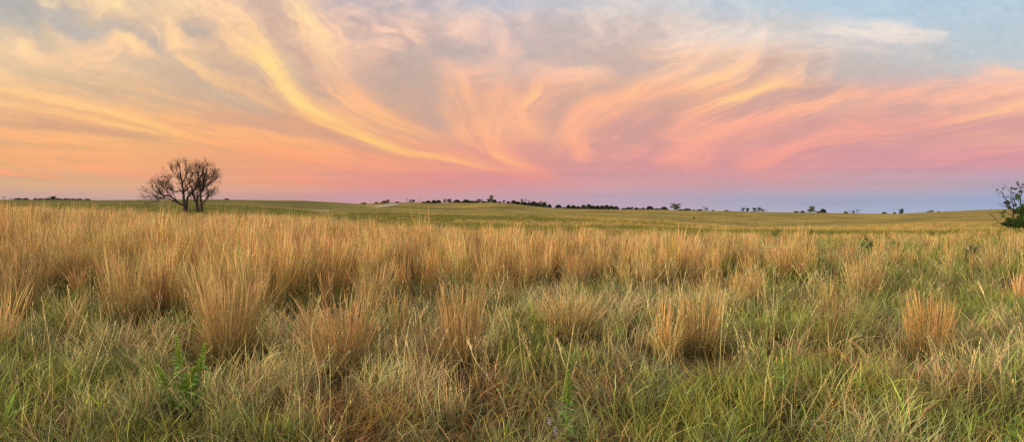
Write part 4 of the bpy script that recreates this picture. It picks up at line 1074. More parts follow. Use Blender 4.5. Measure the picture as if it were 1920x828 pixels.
def leaves_dir(pos, dirs, L_, W, rng):
    n = len(pos); dirs = dirs / np.linalg.norm(dirs, axis=1)[:, None]
    s = np.cross(dirs, [0, 0, 1.0]); s /= np.linalg.norm(s, axis=1)[:, None] + 1e-6; nn = np.cross(s, dirs)
    t = np.array([0, .2, .5, .8, 1.0]); wp = np.array([.25, .8, 1, .6, .06])
    L_ = np.broadcast_to(L_, (n,)); W = np.broadcast_to(W, (n,))
    V = []; Q = []
    for k in range(5):
        c = pos + dirs * (L_ * t[k])[:, None] - nn * (L_ * .35 * t[k] ** 2)[:, None]
        o = s * (W * wp[k] * .5)[:, None]; f = nn * (W * wp[k] * .18)[:, None]
        V += [c - o + f, c, c + o + f]
    V = np.stack(V, 1).reshape(-1, 3); b = (np.arange(n) * 15)[:, None]
    for k in range(4):
        for e in (0, 1): Q.append(b + [k * 3 + e, k * 3 + e + 1, k * 3 + e + 4, k * 3 + e + 3])
    return V, np.vstack(Q)

def weed(px, py, stems, label, group=None, name='leafy_weed', leafL=.085, leafW=.03, bud=True, r0=None, seed=1, dense=1.0, cat='plant'):
    """stems: (top px, top py, base shift)"""
    x, y, z = px_ground(px, py) if r0 is None else px_at(px, r0)
    root = empty(name, (x, y, z)); tag(root, label, cat, group)
    rng = np.random.default_rng(seed)
    for tx, ty, sh in stems:
        d = px_ray(tx, ty); d = d / d[1]
        top = np.array([d[0] * y - x, rng.uniform(-.09, .0), EYE + d[2] * y - z]); b = np.array([sh, rng.uniform(-.03, .03), -.02])
        H = top[2]; t = np.linspace(0, 1, 9)[:, None]
        P = b + (top - b) * t + np.array([(top[0] - b[0]) * .3, 0, 0]) * (t * t - t)
        V, Q = [], []; tube(V, Q, P, .0042 * (1.1 - .7 * t[:, 0]) + .0005, 6); tubes_obj('stem', V, Q, M_STEM, root)
        m = int(H / .017 * dense); tt = np.linspace(.12, .80 if bud else .97, m); aa = np.arange(m) * 2.4 + rng.normal(0, .3, m)
        pos = np.stack([np.interp(tt, t[:, 0], P[:, c]) for c in range(3)], -1)
        dr = np.stack([np.cos(aa), np.sin(aa), rng.uniform(.05, .6, m)], -1)
        sz = leafL * (1.15 - .55 * tt) * rng.uniform(.75, 1.2, m)
        V, Q = leaves_dir(pos, dr, sz, leafW * (1.2 - .5 * tt), rng)
        link('leaves', mesh_from('leaves', V, Q, smooth=True), M_LEAF, root)
        if bud:
            m = 70; tt = np.linspace(.60, 1.0, m); aa = np.arange(m) * 2.4
            pos = np.stack([np.interp(tt, t[:, 0], P[:, c]) for c in range(3)], -1)
            dr = np.stack([np.cos(aa), np.sin(aa), rng.uniform(1.2, 2.2, m)], -1)
            V, Q = leaves_dir(pos, dr, .046 * (1.35 - .8 * (tt - .6) / .4), .017, rng)
            link('flower_buds', mesh_from('flower_buds', V, Q, smooth=True), M_BUD, root)
    return root
weed(350, 778, [(302, 684, -.07), (336, 628, -.02), (372, 686, .01), (394, 642, .05), (350, 712, .0)],
     'bright green leafy weed with four budding tips in the left foreground', leafL=.105, leafW=.046, seed=2, dense=.85)
weed(1062, 842, [(1063, 690, .0)], 'single upright green stem with paired leaves and yellow buds, near bottom centre', seed=3, leafL=.075, leafW=.034, name='tall_weed')
weed(1466, 775, [(1466, 655, 0)], 'single green leafy stem among dry grass, right of centre below the long slanting stalk', seed=4, leafL=.075, leafW=.034, name='tall_weed')
weed(835, 755, [(822, 722, -.03), (846, 716, .03), (830, 730, 0)], 'small dark green leafy weed at the foot of the narrow reddish bunch', bud=False, seed=5, leafL=.06, leafW=.03)
weed(948, 745, [(940, 712, -.03), (956, 706, .03), (966, 722, .05)], 'small yellow green leafy weed just right of the narrow reddish bunch', bud=False, seed=6, leafL=.06, leafW=.028)
weed(1905, 842, [(1900, 775, -.02), (1916, 782, .03)], 'low green leafy weed in the bottom right corner', bud=False, seed=7, leafL=.07, leafW=.04)
weed(1100, 838, [(1096, 790, -.02), (1112, 796, .03)], 'low green weed with rounded leaves, right of the upright budding stem', bud=False, seed=8, leafL=.05, leafW=.03)
weed(1290, 838, [(1286, 800, -.02), (1304, 806, .03), (1275, 812, -.05)], 'low yellow green weed at the bottom edge, right of centre', bud=False, seed=9, leafL=.05, leafW=.03)
weed(10, 838, [(6, 800, -.02), (20, 806, .03)], 'low green weed in the bottom left corner', bud=False, seed=10, leafL=.06, leafW=.03)

def flower(px, py, hpx, label, mat, kind, seed):
    """small wild flower: thin stem and a head"""
    x, y, z = px_ground(px, py + hpx)
    root = empty('wild_flower', (x, y, z)); tag(root, label, 'flower', 'tiny wild flowers in the grass' )
    H = max(.12, EYE - z + px_ray(px, py)[2] / px_ray(px, py)[1] * y)
    V, Q = [], []; t = np.linspace(0, 1, 5)[:, None]
    tube(V, Q, np.array([0, 0, -.02]) + np.array([.01, -.01, H]) * t + np.array([.02, 0, 0]) * np.sin(3 * t), np.full(5, .0022), 5)
    tip = V[0].reshape(5, 5, 3)[-1].mean(0)
    tubes_obj('stem', V, Q, M_STEM, root)
    rng = np.random.default_rng(seed)
    if kind == 'spike':
        m = 34; tt = rng.uniform(0, 1, m); aa = rng.uniform(0, 6.3, m)
        pos = tip + np.stack([np.zeros(m), np.zeros(m), (tt - .8) * .05], -1)
        V, Q = leaves_dir(pos, np.stack([np.cos(aa), np.sin(aa), rng.uniform(.1, .8, m)], -1), .014, .008, rng)
    else:
        m = 9; aa = np.arange(m) * 2 * math.pi / m
        V, Q = leaves_dir(np.repeat(tip[None], m, 0), np.stack([np.cos(aa), -.3 + 0 * aa, np.sin(aa) + .2], -1), .017, .012, rng)
    link('petals', mesh_from('petals', V, Q, smooth=True), mat, root)
flower(653, 654, 60, 'tiny white flower in front of the wide reddish bunch', M_WHITE, 'star', 1)
flower(628, 641, 60, 'tiny white bud just left of the white flower at the wide reddish bunch', M_WHITE, 'star', 2)
flower(1026, 779, 58, 'upper small purple flower spike left of the upright budding stem', M_PURPLE, 'spike', 3)
flower(1037, 797, 45, 'lower small purple flower spike beside the upright budding stem', M_PURPLE, 'spike', 4)
flower(1255, 805, 40, 'small pale purple flower spike at the bottom edge right of centre', M_PURPLE, 'spike', 5)

# ------------------------------------------------------------------ shrubs in the middle distance
def shrub(px, pbase, wpx, hpx, label, mat=M_SHRUB, seed=0, r0=None, dens=1.0, name='shrub'):
    x, y, z = px_ground(px, pbase, 12) if r0 is None else px_at(px, r0)
    k = y / F; W, H = wpx * k, hpx * k
    root = empty(name, (x, y, z)); tag(root, label, 'shrub')
    rng = np.random.default_rng(seed + 60); V, Q = [], []; tips = []
    ns = max(5, int(W / .18 * 1.6))
    for q in range(ns):
        bx = rng.uniform(-.5, .5) * W; hh = H * rng.uniform(.55, 1.0) * (1.05 - 1.1 * abs(bx / W))
        P = np.array([[bx * .1, 0, -.06], [bx * .75, rng.normal(0, .05), hh * .5], [bx + rng.normal(0, .05), rng.normal(0, .12), hh]])
        P[1:, 1] += rng.uniform(-.3, .3) * W * .5
        tube(V, Q, P, [.012, .009, .004], 5); tips.append(P)
    tubes_obj('woody_base', V, Q, M_BARK, root)
    pos = []
    for P in tips:
        m = int(70 * dens); t = rng.uniform(.15, 1, m)
        pos.append(np.stack([np.interp(t, [0, .5, 1], P[:, c]) for c in range(3)], -1) + rng.normal(0, .055, (m, 3)) * (1.2 - .6 * t[:, None]))
    V, Q = leaf_cloud(np.vstack(pos), .075, rng, 1.8)
    link('foliage', mesh_from('foliage', V, Q), mat, root)
shrub(1455, 447, 28, 20, 'dark green bushy shrub in tawny grass just right of the two close fence posts', seed=1)
shrub(1520, 444, 6, 16, 'narrow dark green upright plant alone in tawny grass, right of the bushy shrub', seed=2, name='upright_plant')
shrub(1622, 470, 36, 30, 'left clump of bright green bushes in the tall grass right of centre', seed=3)
shrub(1668, 468, 34, 26, 'right clump of bright green bushes in the tall grass right of centre', seed=4)
shrub(1158, 444, 12, 12, 'small green bush at the far edge of the tall grass near the centre', seed=5)
shrub(1820, 478, 44, 24, 'low blue green bush below and left of the half dead tree', M_PALE, seed=6)
shrub(1895, 480, 40, 22, 'low blue green bush in front of the half dead tree', M_PALE, seed=7)

# ------------------------------------------------------------------ the bare tree on the left
def grow(rng, limbs, V, Q, r_tw=.012, levels=3, lenf=.42, upb=.25, dens=1.0, tips=None, yspread=1.0, twigs=None):
    """limbs: list of (P (n,3), R (n)); twigs sprout along them, recursively"""
    TV, TQ = twigs
    def rec(P, R, lev, L):
        if lev == 0: return
        seg = np.linalg.norm(np.diff(P, axis=0), axis=1); s = np.concatenate([[0], np.cumsum(seg)]); tot = s[-1]
        nb = max(2, int(dens * (tot / (.34 if lev > 1 else .20))))
        for q in range(nb):
            u = rng.uniform(.22, 1.0) * tot if lev < levels else rng.uniform(.35, 1.0) * tot
            p = np.array([np.interp(u, s, P[:, c]) for c in range(3)])
            i = min(np.searchsorted(s, u), len(P) - 1); i = max(i, 1)
            d = P[i] - P[i - 1]; d = d / (np.linalg.norm(d) + 1e-9)
            nrm = rng.normal(0, 1, 3); nrm[1] *= yspread; nrm -= d * nrm.dot(d); nrm /= np.linalg.norm(nrm)
            a = rng.uniform(.35, .95)
            dd = d * math.cos(a) + nrm * math.sin(a); dd[2] += upb; dd /= np.linalg.norm(dd)
            l = L * rng.uniform(.5, 1.15) * (1.15 - .5 * u / tot)
            k = 5; PP = [p]; cur = dd.copy()
            for m in range(k):
                cur = cur + rng.normal(0, .11, 3); cur[2] += .04; cur /= np.linalg.norm(cur); PP.append(PP[-1] + cur * l / k)
            PP = np.array(PP); r0 = min(np.interp(u, s, R) * .6, r_tw * (1.0 + 1.1 * (lev - 1)))
            tube(TV, TQ, PP, np.linspace(r0, max(r0 * .35, .006), k + 1), 3)
            if tips is not None: tips.append(PP[-1])
            rec(PP, np.linspace(r0, r0 * .4, k + 1), lev - 1, l * .62)
    for P, R in limbs: rec(P, R, levels, lenf)

def limb_curve(pts, scale, ox, oy, depth, rng, rad):
    """pts in close-up coordinates -> smooth metres curve; depth (start, end) in metres along the view"""
    P = np.array(pts, float); n = len(P)
    Y = np.linspace(depth[0], depth[1], n) + rng.normal(0, .06, n) * np.linspace(0, 1, n)
    A3 = np.stack([(P[:, 0] - ox) * scale, Y, (oy - P[:, 1]) * scale, np.linspace(rad[0], rad[1], n)], -1)
    out = []
    for k in range(n - 1):
        p0 = A3[max(k - 1, 0)]; p1 = A3[k]; p2 = A3[k + 1]; p3 = A3[min(k + 2, n - 1)]
        for t in (0, .25, .5, .75): out.append(.5 * (2*p1 + (p2-p0)*t + (2*p0-5*p1+4*p2-p3)*t*t + (3*p1-p0-3*p2+p3)*t**3))
    out.append(A3[-1]); out = np.array(out)
    out[1:-1, :3] += rng.normal(0, .025, (len(out) - 2, 3))
    return out[:, :3], out[:, 3]

def bare_tree():
    D = 100.0; x, y, z = px_at(360, D)
    rng = np.random.default_rng(8)
    root = empty('bare_tree', (x + .12, y, z)); root.scale = (.95, .95, .95); tag(root, 'large leafless tree with several trunks and a wide twiggy crown', 'tree')
    sc = D / F / 5.915; ox = (360 - 250) * 5.915
    oy = (HZ + (EYE - z) * F / D - 280) * 5.915 + 4
    trunks = [
     [([(556, 720), (552, 640), (540, 540), (536, 460), (520, 370), (505, 290), (490, 200), (480, 130)], (0, .5), (.26, .03)),
      ([(540, 470), (500, 448), (455, 470), (430, 450), (432, 400)], (.1, -.6), (.11, .03)),
      ([(520, 370), (545, 300), (560, 220), (590, 150)], (.3, 1.0), (.10, .02)),
      ([(510, 320), (470, 280), (420, 215), (395, 160)], (.3, -.5), (.09, .02)),
      ([(440, 540), (385, 470), (335, 415), (300, 350), (262, 320)], (-.3, -1.2), (.08, .015)),
      ([(432, 440), (400, 410), (372, 355), (385, 310)], (-.5, .2), (.05, .012)),
      ([(500, 280), (462, 235), (445, 185), (455, 135)], (.3, .9), (.06, .015)),
      ([(560, 220), (545, 170), (530, 120)], (.8, 1.1), (.04, .012)),
      ([(400, 520), (370, 470), (350, 430), (372, 380)], (-.6, .4), (.05, .012)),
      ([(500, 290), (430, 282), (345, 284)], (.3, -.3), (.05, .012)),
      ([(535, 470), (600, 400), (590, 320), (640, 200), (650, 140)], (.2, 1.3), (.10, .02)),
      ([(548, 620), (490, 590), (440, 540), (395, 515), (335, 508), (300, 450), (262, 380), (240, 330)], (0, -1.3), (.17, .03)),
      ([(500, 596), (440, 566), (380, 536), (300, 542), (262, 515), (215, 482), (170, 455)], (-.1, -1.8), (.13, .02)),
      ([(300, 542), (255, 565), (225, 606)], (-.9, -1.6), (.05, .012)),
      ([(262, 515), (210, 515), (165, 538)], (-1.2, -2.4), (.05, .012)),
      ([(335, 508), (290, 480), (220, 440), (190, 380)], (-.8, -.2), (.07, .015)),
      ([(395, 515), (350, 450), (330, 380), (350, 320)], (-.4, .6), (.07, .015)),
      ([(480, 590), (430, 520), (400, 450), (380, 400)], (0, .8), (.07, .015))],
     [([(565, 720), (572, 620), (590, 530), (640, 470), (690, 420), (715, 370), (720, 290), (735, 200), (760, 160)], (.2, -.4), (.24, .03)),
      ([(640, 470), (650, 420), (625, 370), (600, 300), (610, 220), (600, 130)], (0, -.9), (.14, .02)),
      ([(590, 540), (585, 470), (560, 400), (580, 330)], (.2, 1), (.10, .02)),
      ([(650, 420), (690, 350), (680, 260), (700, 170)], (-.3, .5), (.08, .02))],
     [([(690, 720), (676, 640), (655, 560), (628, 505), (610, 440)], (.6, 1.0), (.20, .05)),
      ([(676, 640), (690, 540), (720, 480), (745, 420), (770, 330), (800, 240), (820, 170)], (.6, .3), (.17, .025)),
      ([(668, 600), (668, 500), (655, 430), (640, 350)], (.7, 1.7), (.10, .02)),
      ([(665, 560), (700, 500), (705, 450), (730, 400), (735, 310), (715, 150)], (.8, 1.3), (.10, .02))],
     [([(772, 715), (758, 620), (748, 540), (742, 460), (728, 390), (735, 320), (750, 230), (775, 160)], (-.3, .3), (.24, .03)),
      ([(748, 480), (780, 440), (800, 390), (825, 320), (840, 220), (835, 175)], (-.1, -.8), (.12, .02)),
      ([(768, 660), (785, 600), (830, 560), (868, 522), (905, 498), (955, 482)], (-.4, -1.4), (.17, .025)),
      ([(868, 522), (855, 460), (840, 410), (862, 380), (900, 320), (935, 250)], (-.9, -.3), (.11, .02)),
      ([(862, 380), (920, 350), (970, 322)], (-.7, -1.2), (.06, .012)),
      ([(825, 320), (868, 280), (905, 230)], (-.3, .5), (.06, .012)),
      ([(735, 320), (700, 250), (680, 180)], (.1, .9), (.06, .012)),
      ([(735, 200), (770, 170), (800, 150)], (.1, .5), (.04, .012)),
      ([(905, 498), (925, 520), (935, 555)], (-1.1, -1.6), (.04, .012)),
      ([(742, 460), (790, 420), (830, 360), (870, 270), (860, 200)], (0, .9), (.09, .02)),
      ([(750, 520), (800, 480), (850, 470), (900, 420)], (.1, 1.4), (.07, .015))]]
    TV, TQ = [], []
    for tr in trunks:
        V, Q = [], []; limbs = []
        for pts, dep, rad in tr:
            P, R = limb_curve(pts, sc, ox, oy, dep, rng, rad); tube(V, Q, P, R, 7); limbs.append((P, R))
        tubes_obj('trunk', V, Q, M_BARK, root)
        grow(rng, limbs, V, Q, r_tw=.0115, levels=3, lenf=1.6, upb=.16, dens=1.5, twigs=(TV, TQ))
    # brushy suckers round the foot
    for k in range(60):
        b = np.array([rng.uniform(-1.2, 1.6), rng.uniform(-.6, .8), 0]); h = rng.uniform(.6, 1.9)
        P = [b + np.array([0, 0, -.1]), b + np.array([rng.normal(0, .15), 0, h * .5]), b + np.array([rng.normal(0, .5), rng.normal(0, .3), h])]
        tube(TV, TQ, P, [.02, .015, .008], 3)
    tubes_obj('crown', TV, TQ, M_BARK, root)
bare_tree()

# ------------------------------------------------------------------ the half-dead tree at the right edge
def half_dead_tree():
    D = 56.0; x, y, z = px_at(1908, D)
    rng = np.random.default_rng(21)
    root = empty('half_dead_tree', (x, y, z)); tag(root, 'half dead tree with bare limbs and dark leaf clumps at the right edge', 'tree')
    sc = D / F / 5.915; ox = (1908 - 1800) * 5.915; oy = (HZ + (EYE - z) * F / D - 320) * 5.915 + 3
    tr = [[([(612, 700), (606, 620), (602, 540), (600, 470), (608, 420), (590, 360), (572, 290), (565, 220)], (0, .2), (.085, .012)),
           ([(600, 480), (560, 420), (505, 340), (470, 300), (430, 255), (380, 265)], (0, -.4), (.05, .008)),
           ([(470, 300), (440, 240), (415, 215)], (-.2, -.3), (.02, .006)),
           ([(560, 420), (500, 400), (430, 395), (350, 375)], (-.1, -.7), (.03, .006)),
           ([(572, 290), (520, 300), (480, 285)], (.1, .4), (.02, .006)),
           ([(600, 600), (540, 588), (450, 586), (400, 572), (340, 530), (275, 468)], (0, -.6), (.055, .012)),
           ([(450, 586), (410, 615), (375, 655)], (-.3, -.8), (.022, .006)),
           ([(400, 572), (350, 590), (320, 605)], (-.4, -.2), (.018, .006)),
           ([(602, 540), (560, 480), (470, 470), (400, 470)], (0, .6), (.03, .008)),
           ([(565, 220), (530, 180), (525, 160)], (.2, .3), (.012, .005))],
          [([(682, 705), (676, 620), (690, 520), (700, 440), (680, 340), (690, 250), (660, 180), (640, 135)], (.2, .1), (.085, .012)),
           ([(690, 480), (660, 400), (640, 300), (625, 200)], (.2, .6), (.04, .01)),
           ([(700, 440), (760, 370), (790, 280), (830, 190)], (.1, -.3), (.06, .01)),
           ([(690, 520), (800, 440), (880, 360), (960, 330)], (.1, .4), (.06, .01)),
           ([(690, 250), (705, 200), (705, 150)], (.1, .1), (.012, .006)),
           ([(680, 620), (780, 560), (880, 520), (980, 540)], (.1, -.4), (.06, .01))]]
    TV, TQ = [], []
    for g_ in tr:
        V, Q = [], []; limbs = []
        for pts, dep, rad in g_:
            P, R = limb_curve(pts, sc, ox, oy, dep, rng, rad); P[1:-1] += rng.normal(0, .006, P[1:-1].shape); tube(V, Q, P, R, 7); limbs.append((P, R))
        tubes_obj('trunk', V, Q, M_BARK, root)
        grow(rng, limbs, V, Q, r_tw=.0065, levels=2, lenf=.55, upb=.2, dens=1.1, twigs=(TV, TQ))
    tubes_obj('crown', TV, TQ, M_BARK, root)
    cl = [(575, 570, 55, 42), (520, 588, 38, 30), (640, 585, 55, 45), (690, 560, 45, 50), (600, 625, 50, 20), (525, 355, 28, 20), (545, 400, 18, 14), (680, 425, 42, 38), (640, 460, 34, 25),
          (715, 470, 38, 35), (645, 290, 20, 40), (625, 203, 17, 11), (680, 232, 20, 12), (640, 136, 8, 7), (655, 158, 7, 6), (703, 155, 9, 7), (700, 380, 16, 14), (615, 380, 18, 12),
          (418, 215, 8, 5), (484, 196, 8, 6), (585, 195, 9, 9), (600, 245, 7, 6), (595, 315, 12, 9), (475, 470, 12, 8), (505, 450, 12, 10), (555, 420, 14, 10), (490, 505, 10, 12), (690, 185, 10, 8),
          (790, 480, 70, 60), (850, 400, 50, 40), (760, 330, 30, 25), (780, 600, 70, 50), (830, 220, 20, 18), (900, 520, 60, 50)]
    pos = []
    for cx, cy, rx, ry in cl:
        if rx > 24:      # break a big clump into ragged sprays
            for q_ in range(9):
                a_ = rng.uniform(0, 6.28); f_ = rng.uniform(.6, 1.15); s_ = rng.uniform(.18, .34)
                c2 = (cx + math.cos(a_) * rx * f_, cy + math.sin(a_) * ry * f_)
                m2 = int(rx * s_ * ry * s_ * 1.2) + 10; q = rng.normal(0, .5, (m2, 3))
                pos.append(np.stack([(c2[0] + q[:, 0] * rx * s_ - ox) * sc, q[:, 1] * rx * .5 * sc + .1, (oy - c2[1] + q[:, 2] * ry * s_) * sc], -1))
            rx *= .85; ry *= .85
        m = int(rx * ry * .42) + 14
        q = rng.normal(0, 1, (m, 3)); q /= np.linalg.norm(q, axis=1)[:, None]; q *= rng.uniform(.2, 1, (m, 1)) ** .45
        pos.append(np.stack([(cx + q[:, 0] * rx - ox) * sc, q[:, 1] * (rx + 10) * sc + .1, (oy - cy + q[:, 2] * ry) * sc], -1) + rng.normal(0, .02, (m, 3)))
    V, Q = leaf_cloud(np.vstack(pos), .075, rng, 1.5, .3)
    link('foliage', mesh_from('foliage', V, Q), M_TREELEAF, root)
half_dead_tree()

# ------------------------------------------------------------------ trees along the skyline
def make_protos():
    out = {}
    rng = np.random.default_rng(99)
    def trunk_mesh(h, r, forks, rng):
        V, Q = [], []
        tube(V, Q, [(0, 0, -.08), (.01, 0, h * .5), (0, .01, h)], [r, r * .8, r * .4], 6)
        for k in range(forks):
            a = rng.uniform(0, 6.3); hh = h * rng.uniform(.3, .7)
            e = np.array([math.cos(a) * .33, math.sin(a) * .33, rng.uniform(.62, .95)])
            tube(V, Q, [(0, 0, hh), (e[0] * .5, e[1] * .5, (hh + e[2]) * .5 + .03), tuple(e)], [r * .55, r * .4, r * .2], 5)
        return mesh_from('trunk', np.vstack(V), np.vstack(Q), smooth=True)
    for kind in ('cedar', 'leafy', 'pale', 'bare', 'bush'):
        out[kind] = []
        for v in range(3):
            if kind == 'cedar':
                m = 900; t = rng.uniform(0, 1, m) ** .9; rad = .56 * np.clip((1 - t) ** .5, .06, 1) * (.85 + .2 * np.sin(t * 17 + v)); a = rng.uniform(0, 6.3, m)
                q = rad * rng.uniform(.3, 1, m) ** .4
                pos = np.stack([q * np.cos(a), q * np.sin(a), -.04 + t * 1.0], -1); sz = .13
                tm = trunk_mesh(.85, .03, 0, rng)
            elif kind == 'bush':
                m = 700; q = rng.normal(0, 1, (m, 3)); q /= np.linalg.norm(q, axis=1)[:, None]; q[:, 2] = np.abs(q[:, 2])
                a = np.arctan2(q[:, 1], q[:, 0]); lob = .85 + .15 * np.sin(a * 3 + v * 2) * np.cos(q[:, 2] * 5 + v)
                pos = q * [.56, .56, .9] * (lob * rng.uniform(.2, 1, m) ** .35)[:, None]; sz = .14; tm = trunk_mesh(.4, .03, 3, rng)
            elif kind in ('leafy', 'pale'):
                P = []
                nl = 16 if kind == 'leafy' else 14
                for k in range(nl):
                    a = rng.uniform(0, 6.3); rr = rng.uniform(.05, .38); c = np.array([rr * math.cos(a), rr * math.sin(a), rng.uniform(.12, .86)])
                    s_ = rng.uniform(.10, .19); mm = 80 if kind == 'leafy' else 60
                    q = rng.normal(0, 1, (mm, 3)); q /= np.linalg.norm(q, axis=1)[:, None]; P.append(c + q * s_ * rng.uniform(.3, 1, (mm, 1)) ** .5 * [1, 1, .8])
                pos = np.vstack(P); sz = .085
                tm = trunk_mesh(.75, .03, 7, rng)
            else:
                V, Q, TV, TQ = [], [], [], []; limbs = []
                for k in range(6):
                    a = rng.uniform(0, 6.3); e = np.array([math.cos(a) * .4, math.sin(a) * .4, rng.uniform(.7, 1.0)])
                    P = np.array([(0, 0, .12), e * [.4, .4, .55], e]); R = np.array([.022, .015, .008]); tube(V, Q, P, R, 5); limbs.append((P, R))
                tube(V, Q, [(0, 0, -.08), (0, 0, .2)], [.035, .028], 6)
                tm = mesh_from('trunk', np.vstack(V), np.vstack(Q), smooth=True)
                for P, R in limbs:
                    for k in range(9):
                        u = rng.uniform(.35, 1); p = P[1] * (1 - u) + P[2] * u; d = rng.normal(0, 1, 3); d[2] = abs(d[2]); d /= np.linalg.norm(d)
                        tube(TV, TQ, [p, p + d * .09, p + d * .17 + [0, 0, .03]], [.009, .007, .004], 3)
                cm = mesh_from('crown', np.vstack(TV), np.vstack(TQ)); out[kind].append((tm, cm)); cm.materials.append(M_BARK); tm.materials.append(M_BARK); continue
            V, Q = leaf_cloud(pos, sz, rng, 1.3)
            cm = mesh_from('crown', V, Q); cm.materials.append({'cedar': M_CEDAR, 'leafy': M_TREELEAF, 'pale': M_PALE, 'bush': M_TREELEAF}[kind]); tm.materials.append(M_BARK)
            out[kind].append((tm, cm))
    return out
TP = make_protos()
NAMES = {'cedar': 'cedar_tree', 'leafy': 'leafy_tree', 'pale': 'pale_tree', 'bare': 'bare_small_tree', 'bush': 'bush'}
WORDS = {'cedar': 'dark cedar', 'leafy': 'dark leafy tree', 'pale': 'pale green loose tree', 'bare': 'thin bare tree', 'bush': 'low dark bush'}
ORD = ['first', 'second', 'third', 'fourth', 'fifth', 'sixth', 'seventh', 'eighth', 'ninth', 'tenth', 'eleventh', 'twelfth', 'thirteenth', 'fourteenth', 'fifteenth', 'sixteenth', 'seventeenth', 'eighteenth', 'nineteenth', 'twentieth']
# (place words, group, [(x, top y, width px, kind)...])
SKY = [
 ('at the far left edge', [(8, 368, 8, 'bare'), (21, 371.5, 7, 'bare')]),
 ('in the thicket left of the bare tree', [(34, 376.5, 12, 'bush'), (48, 377, 10, 'bush'), (67, 375, 7, 'bush'), (77, 374.6, 8, 'bush'), (90, 375.5, 13, 'bush'), (99, 367.5, 11, 'leafy'),
    (110, 375.5, 12, 'bush'), (125, 373.8, 14, 'bush'), (138, 377, 9, 'bush'), (149, 377.5, 9, 'bush'), (164, 378.3, 9, 'bush')]),
 ('on the ridge just right of the bare tree', [(425, 372.5, 12, 'leafy')]),
 ('around the first low hill left of centre', [(679, 381, 5, 'bush'), (684, 379.3, 6, 'bush'), (706, 379.3, 7, 'bush'), (718, 381.5, 8, 'bush'), (722, 376, 8, 'leafy'), (728, 374.3, 8, 'leafy'), (745, 377.2, 6, 'bush')]),
 ('on the hump beside the pale track', [(764, 371.5, 5, 'bare'), (769, 374.5, 6, 'pale'), (775, 374, 12, 'pale'), (787, 373.5, 4, 'bare')]),
 ('left of the tallest skyline tree', [(794, 378.5, 6, 'cedar'), (803, 376.5, 9, 'cedar'), (813.5, 375.5, 8, 'cedar'), (822, 375.5, 9, 'cedar'), (834, 373, 7, 'pale'), (843, 373, 11, 'leafy'),
    (857, 374.8, 11, 'cedar'), (867, 378, 6, 'cedar'), (874, 374.5, 12, 'cedar'), (885, 376.5, 9, 'cedar'), (893, 376.3, 8, 'cedar'), (900, 373.5, 11, 'leafy'), (907, 377, 7, 'cedar')]),
 ('at the top of the centre rise', [(922, 366.5, 11, 'pale'), (916, 373, 8, 'leafy'), (927, 374.5, 8, 'cedar'), (912, 378, 6, 'bush')]),
 ('right of the tallest skyline tree', [(937, 378, 6, 'cedar'), (945, 374.6, 5, 'leafy'), (953, 377.6, 6, 'cedar'), (963, 376, 9, 'cedar'), (971, 378, 9, 'cedar'), (978, 373.5, 8, 'pale'), (986, 373, 5, 'bare'),
    (983, 379, 10, 'cedar'), (993, 375, 8, 'bare'), (992, 380, 10, 'cedar'), (1001, 378.5, 12, 'cedar'), (1010, 380.5, 11, 'cedar'), (1014, 376.5, 6, 'pale'), (1020, 380, 9, 'cedar'), (1023, 377.5, 4, 'bare'), (1030, 383.5, 7, 'cedar')]),
 ('in the long dark row right of centre', [(1047, 384.3, 11, 'cedar'), (1058, 388, 6, 'bush'), (1066, 384.6, 8, 'cedar'), (1075, 385.2, 9, 'cedar'), (1084, 387, 9, 'cedar'), (1094, 384.6, 9, 'cedar'), (1104, 383.6, 10, 'cedar'),
    (1112, 385.8, 9, 'cedar'), (1120, 386, 9, 'cedar'), (1128.5, 385.8, 9, 'cedar'), (1137, 385, 9, 'cedar'), (1146, 386, 9, 'cedar'), (1155, 387, 10, 'cedar')]),
 ('just right of the long dark row', [(1170, 389.5, 9, 'bush'), (1178, 388.6, 8, 'cedar'), (1184, 388, 8, 'leafy'), (1193, 389, 7, 'cedar'), (1200, 390.3, 5, 'bush'), (1206, 389.2, 5, 'cedar'),
    (1218, 386.8, 12, 'cedar'), (1231, 390, 9, 'bush'), (1236, 390.5, 8, 'bush'), (1245, 388, 11, 'cedar')]),
 ('by the round pale tree right of centre', [(1266, 381.3, 21, 'pale'), (1276, 391.5, 8, 'bush'), (1288, 390.3, 14, 'bush'), (1301, 393.3, 4, 'bush'), (1312, 391.8, 10, 'bush'), (1321, 387, 9, 'bare'), (1325, 389, 5, 'pale'),
    (1337, 393.6, 4, 'bush'), (1362, 393.2, 7, 'bush')]),
 ('above the right-hand fence posts', [(1393, 389.6, 7, 'leafy'), (1402, 390.2, 8, 'leafy'), (1415, 389.6, 9, 'leafy'), (1424, 388.6, 9, 'pale'), (1430, 391.5, 6, 'pale'), (1437, 392.8, 4, 'bare')]),
 ('on the skyline above the narrow upright plant', [(1493, 395.3, 8, 'bush'), (1505, 395, 7, 'bush'), (1521, 387, 17, 'pale'), (1534, 395.6, 6, 'bush'), (1543, 392.2, 10, 'cedar')]),
 ('on the skyline left of the right edge hill', [(1585.5, 395.8, 6, 'bush'), (1593, 394.5, 4, 'bare'), (1600, 394.5, 5, 'leafy'), (1608, 392, 10, 'bare'), (1658, 396.8, 7, 'bush'), (1677, 397, 4, 'bush'), (1689, 391.6, 10, 'leafy')]),
 ('at the foot of the right edge hill', [(1741, 396, 7, 'bush'), (1746, 394, 8, 'leafy'), (1760, 397, 4, 'bush')]),
]
trng = np.random.default_rng(123)
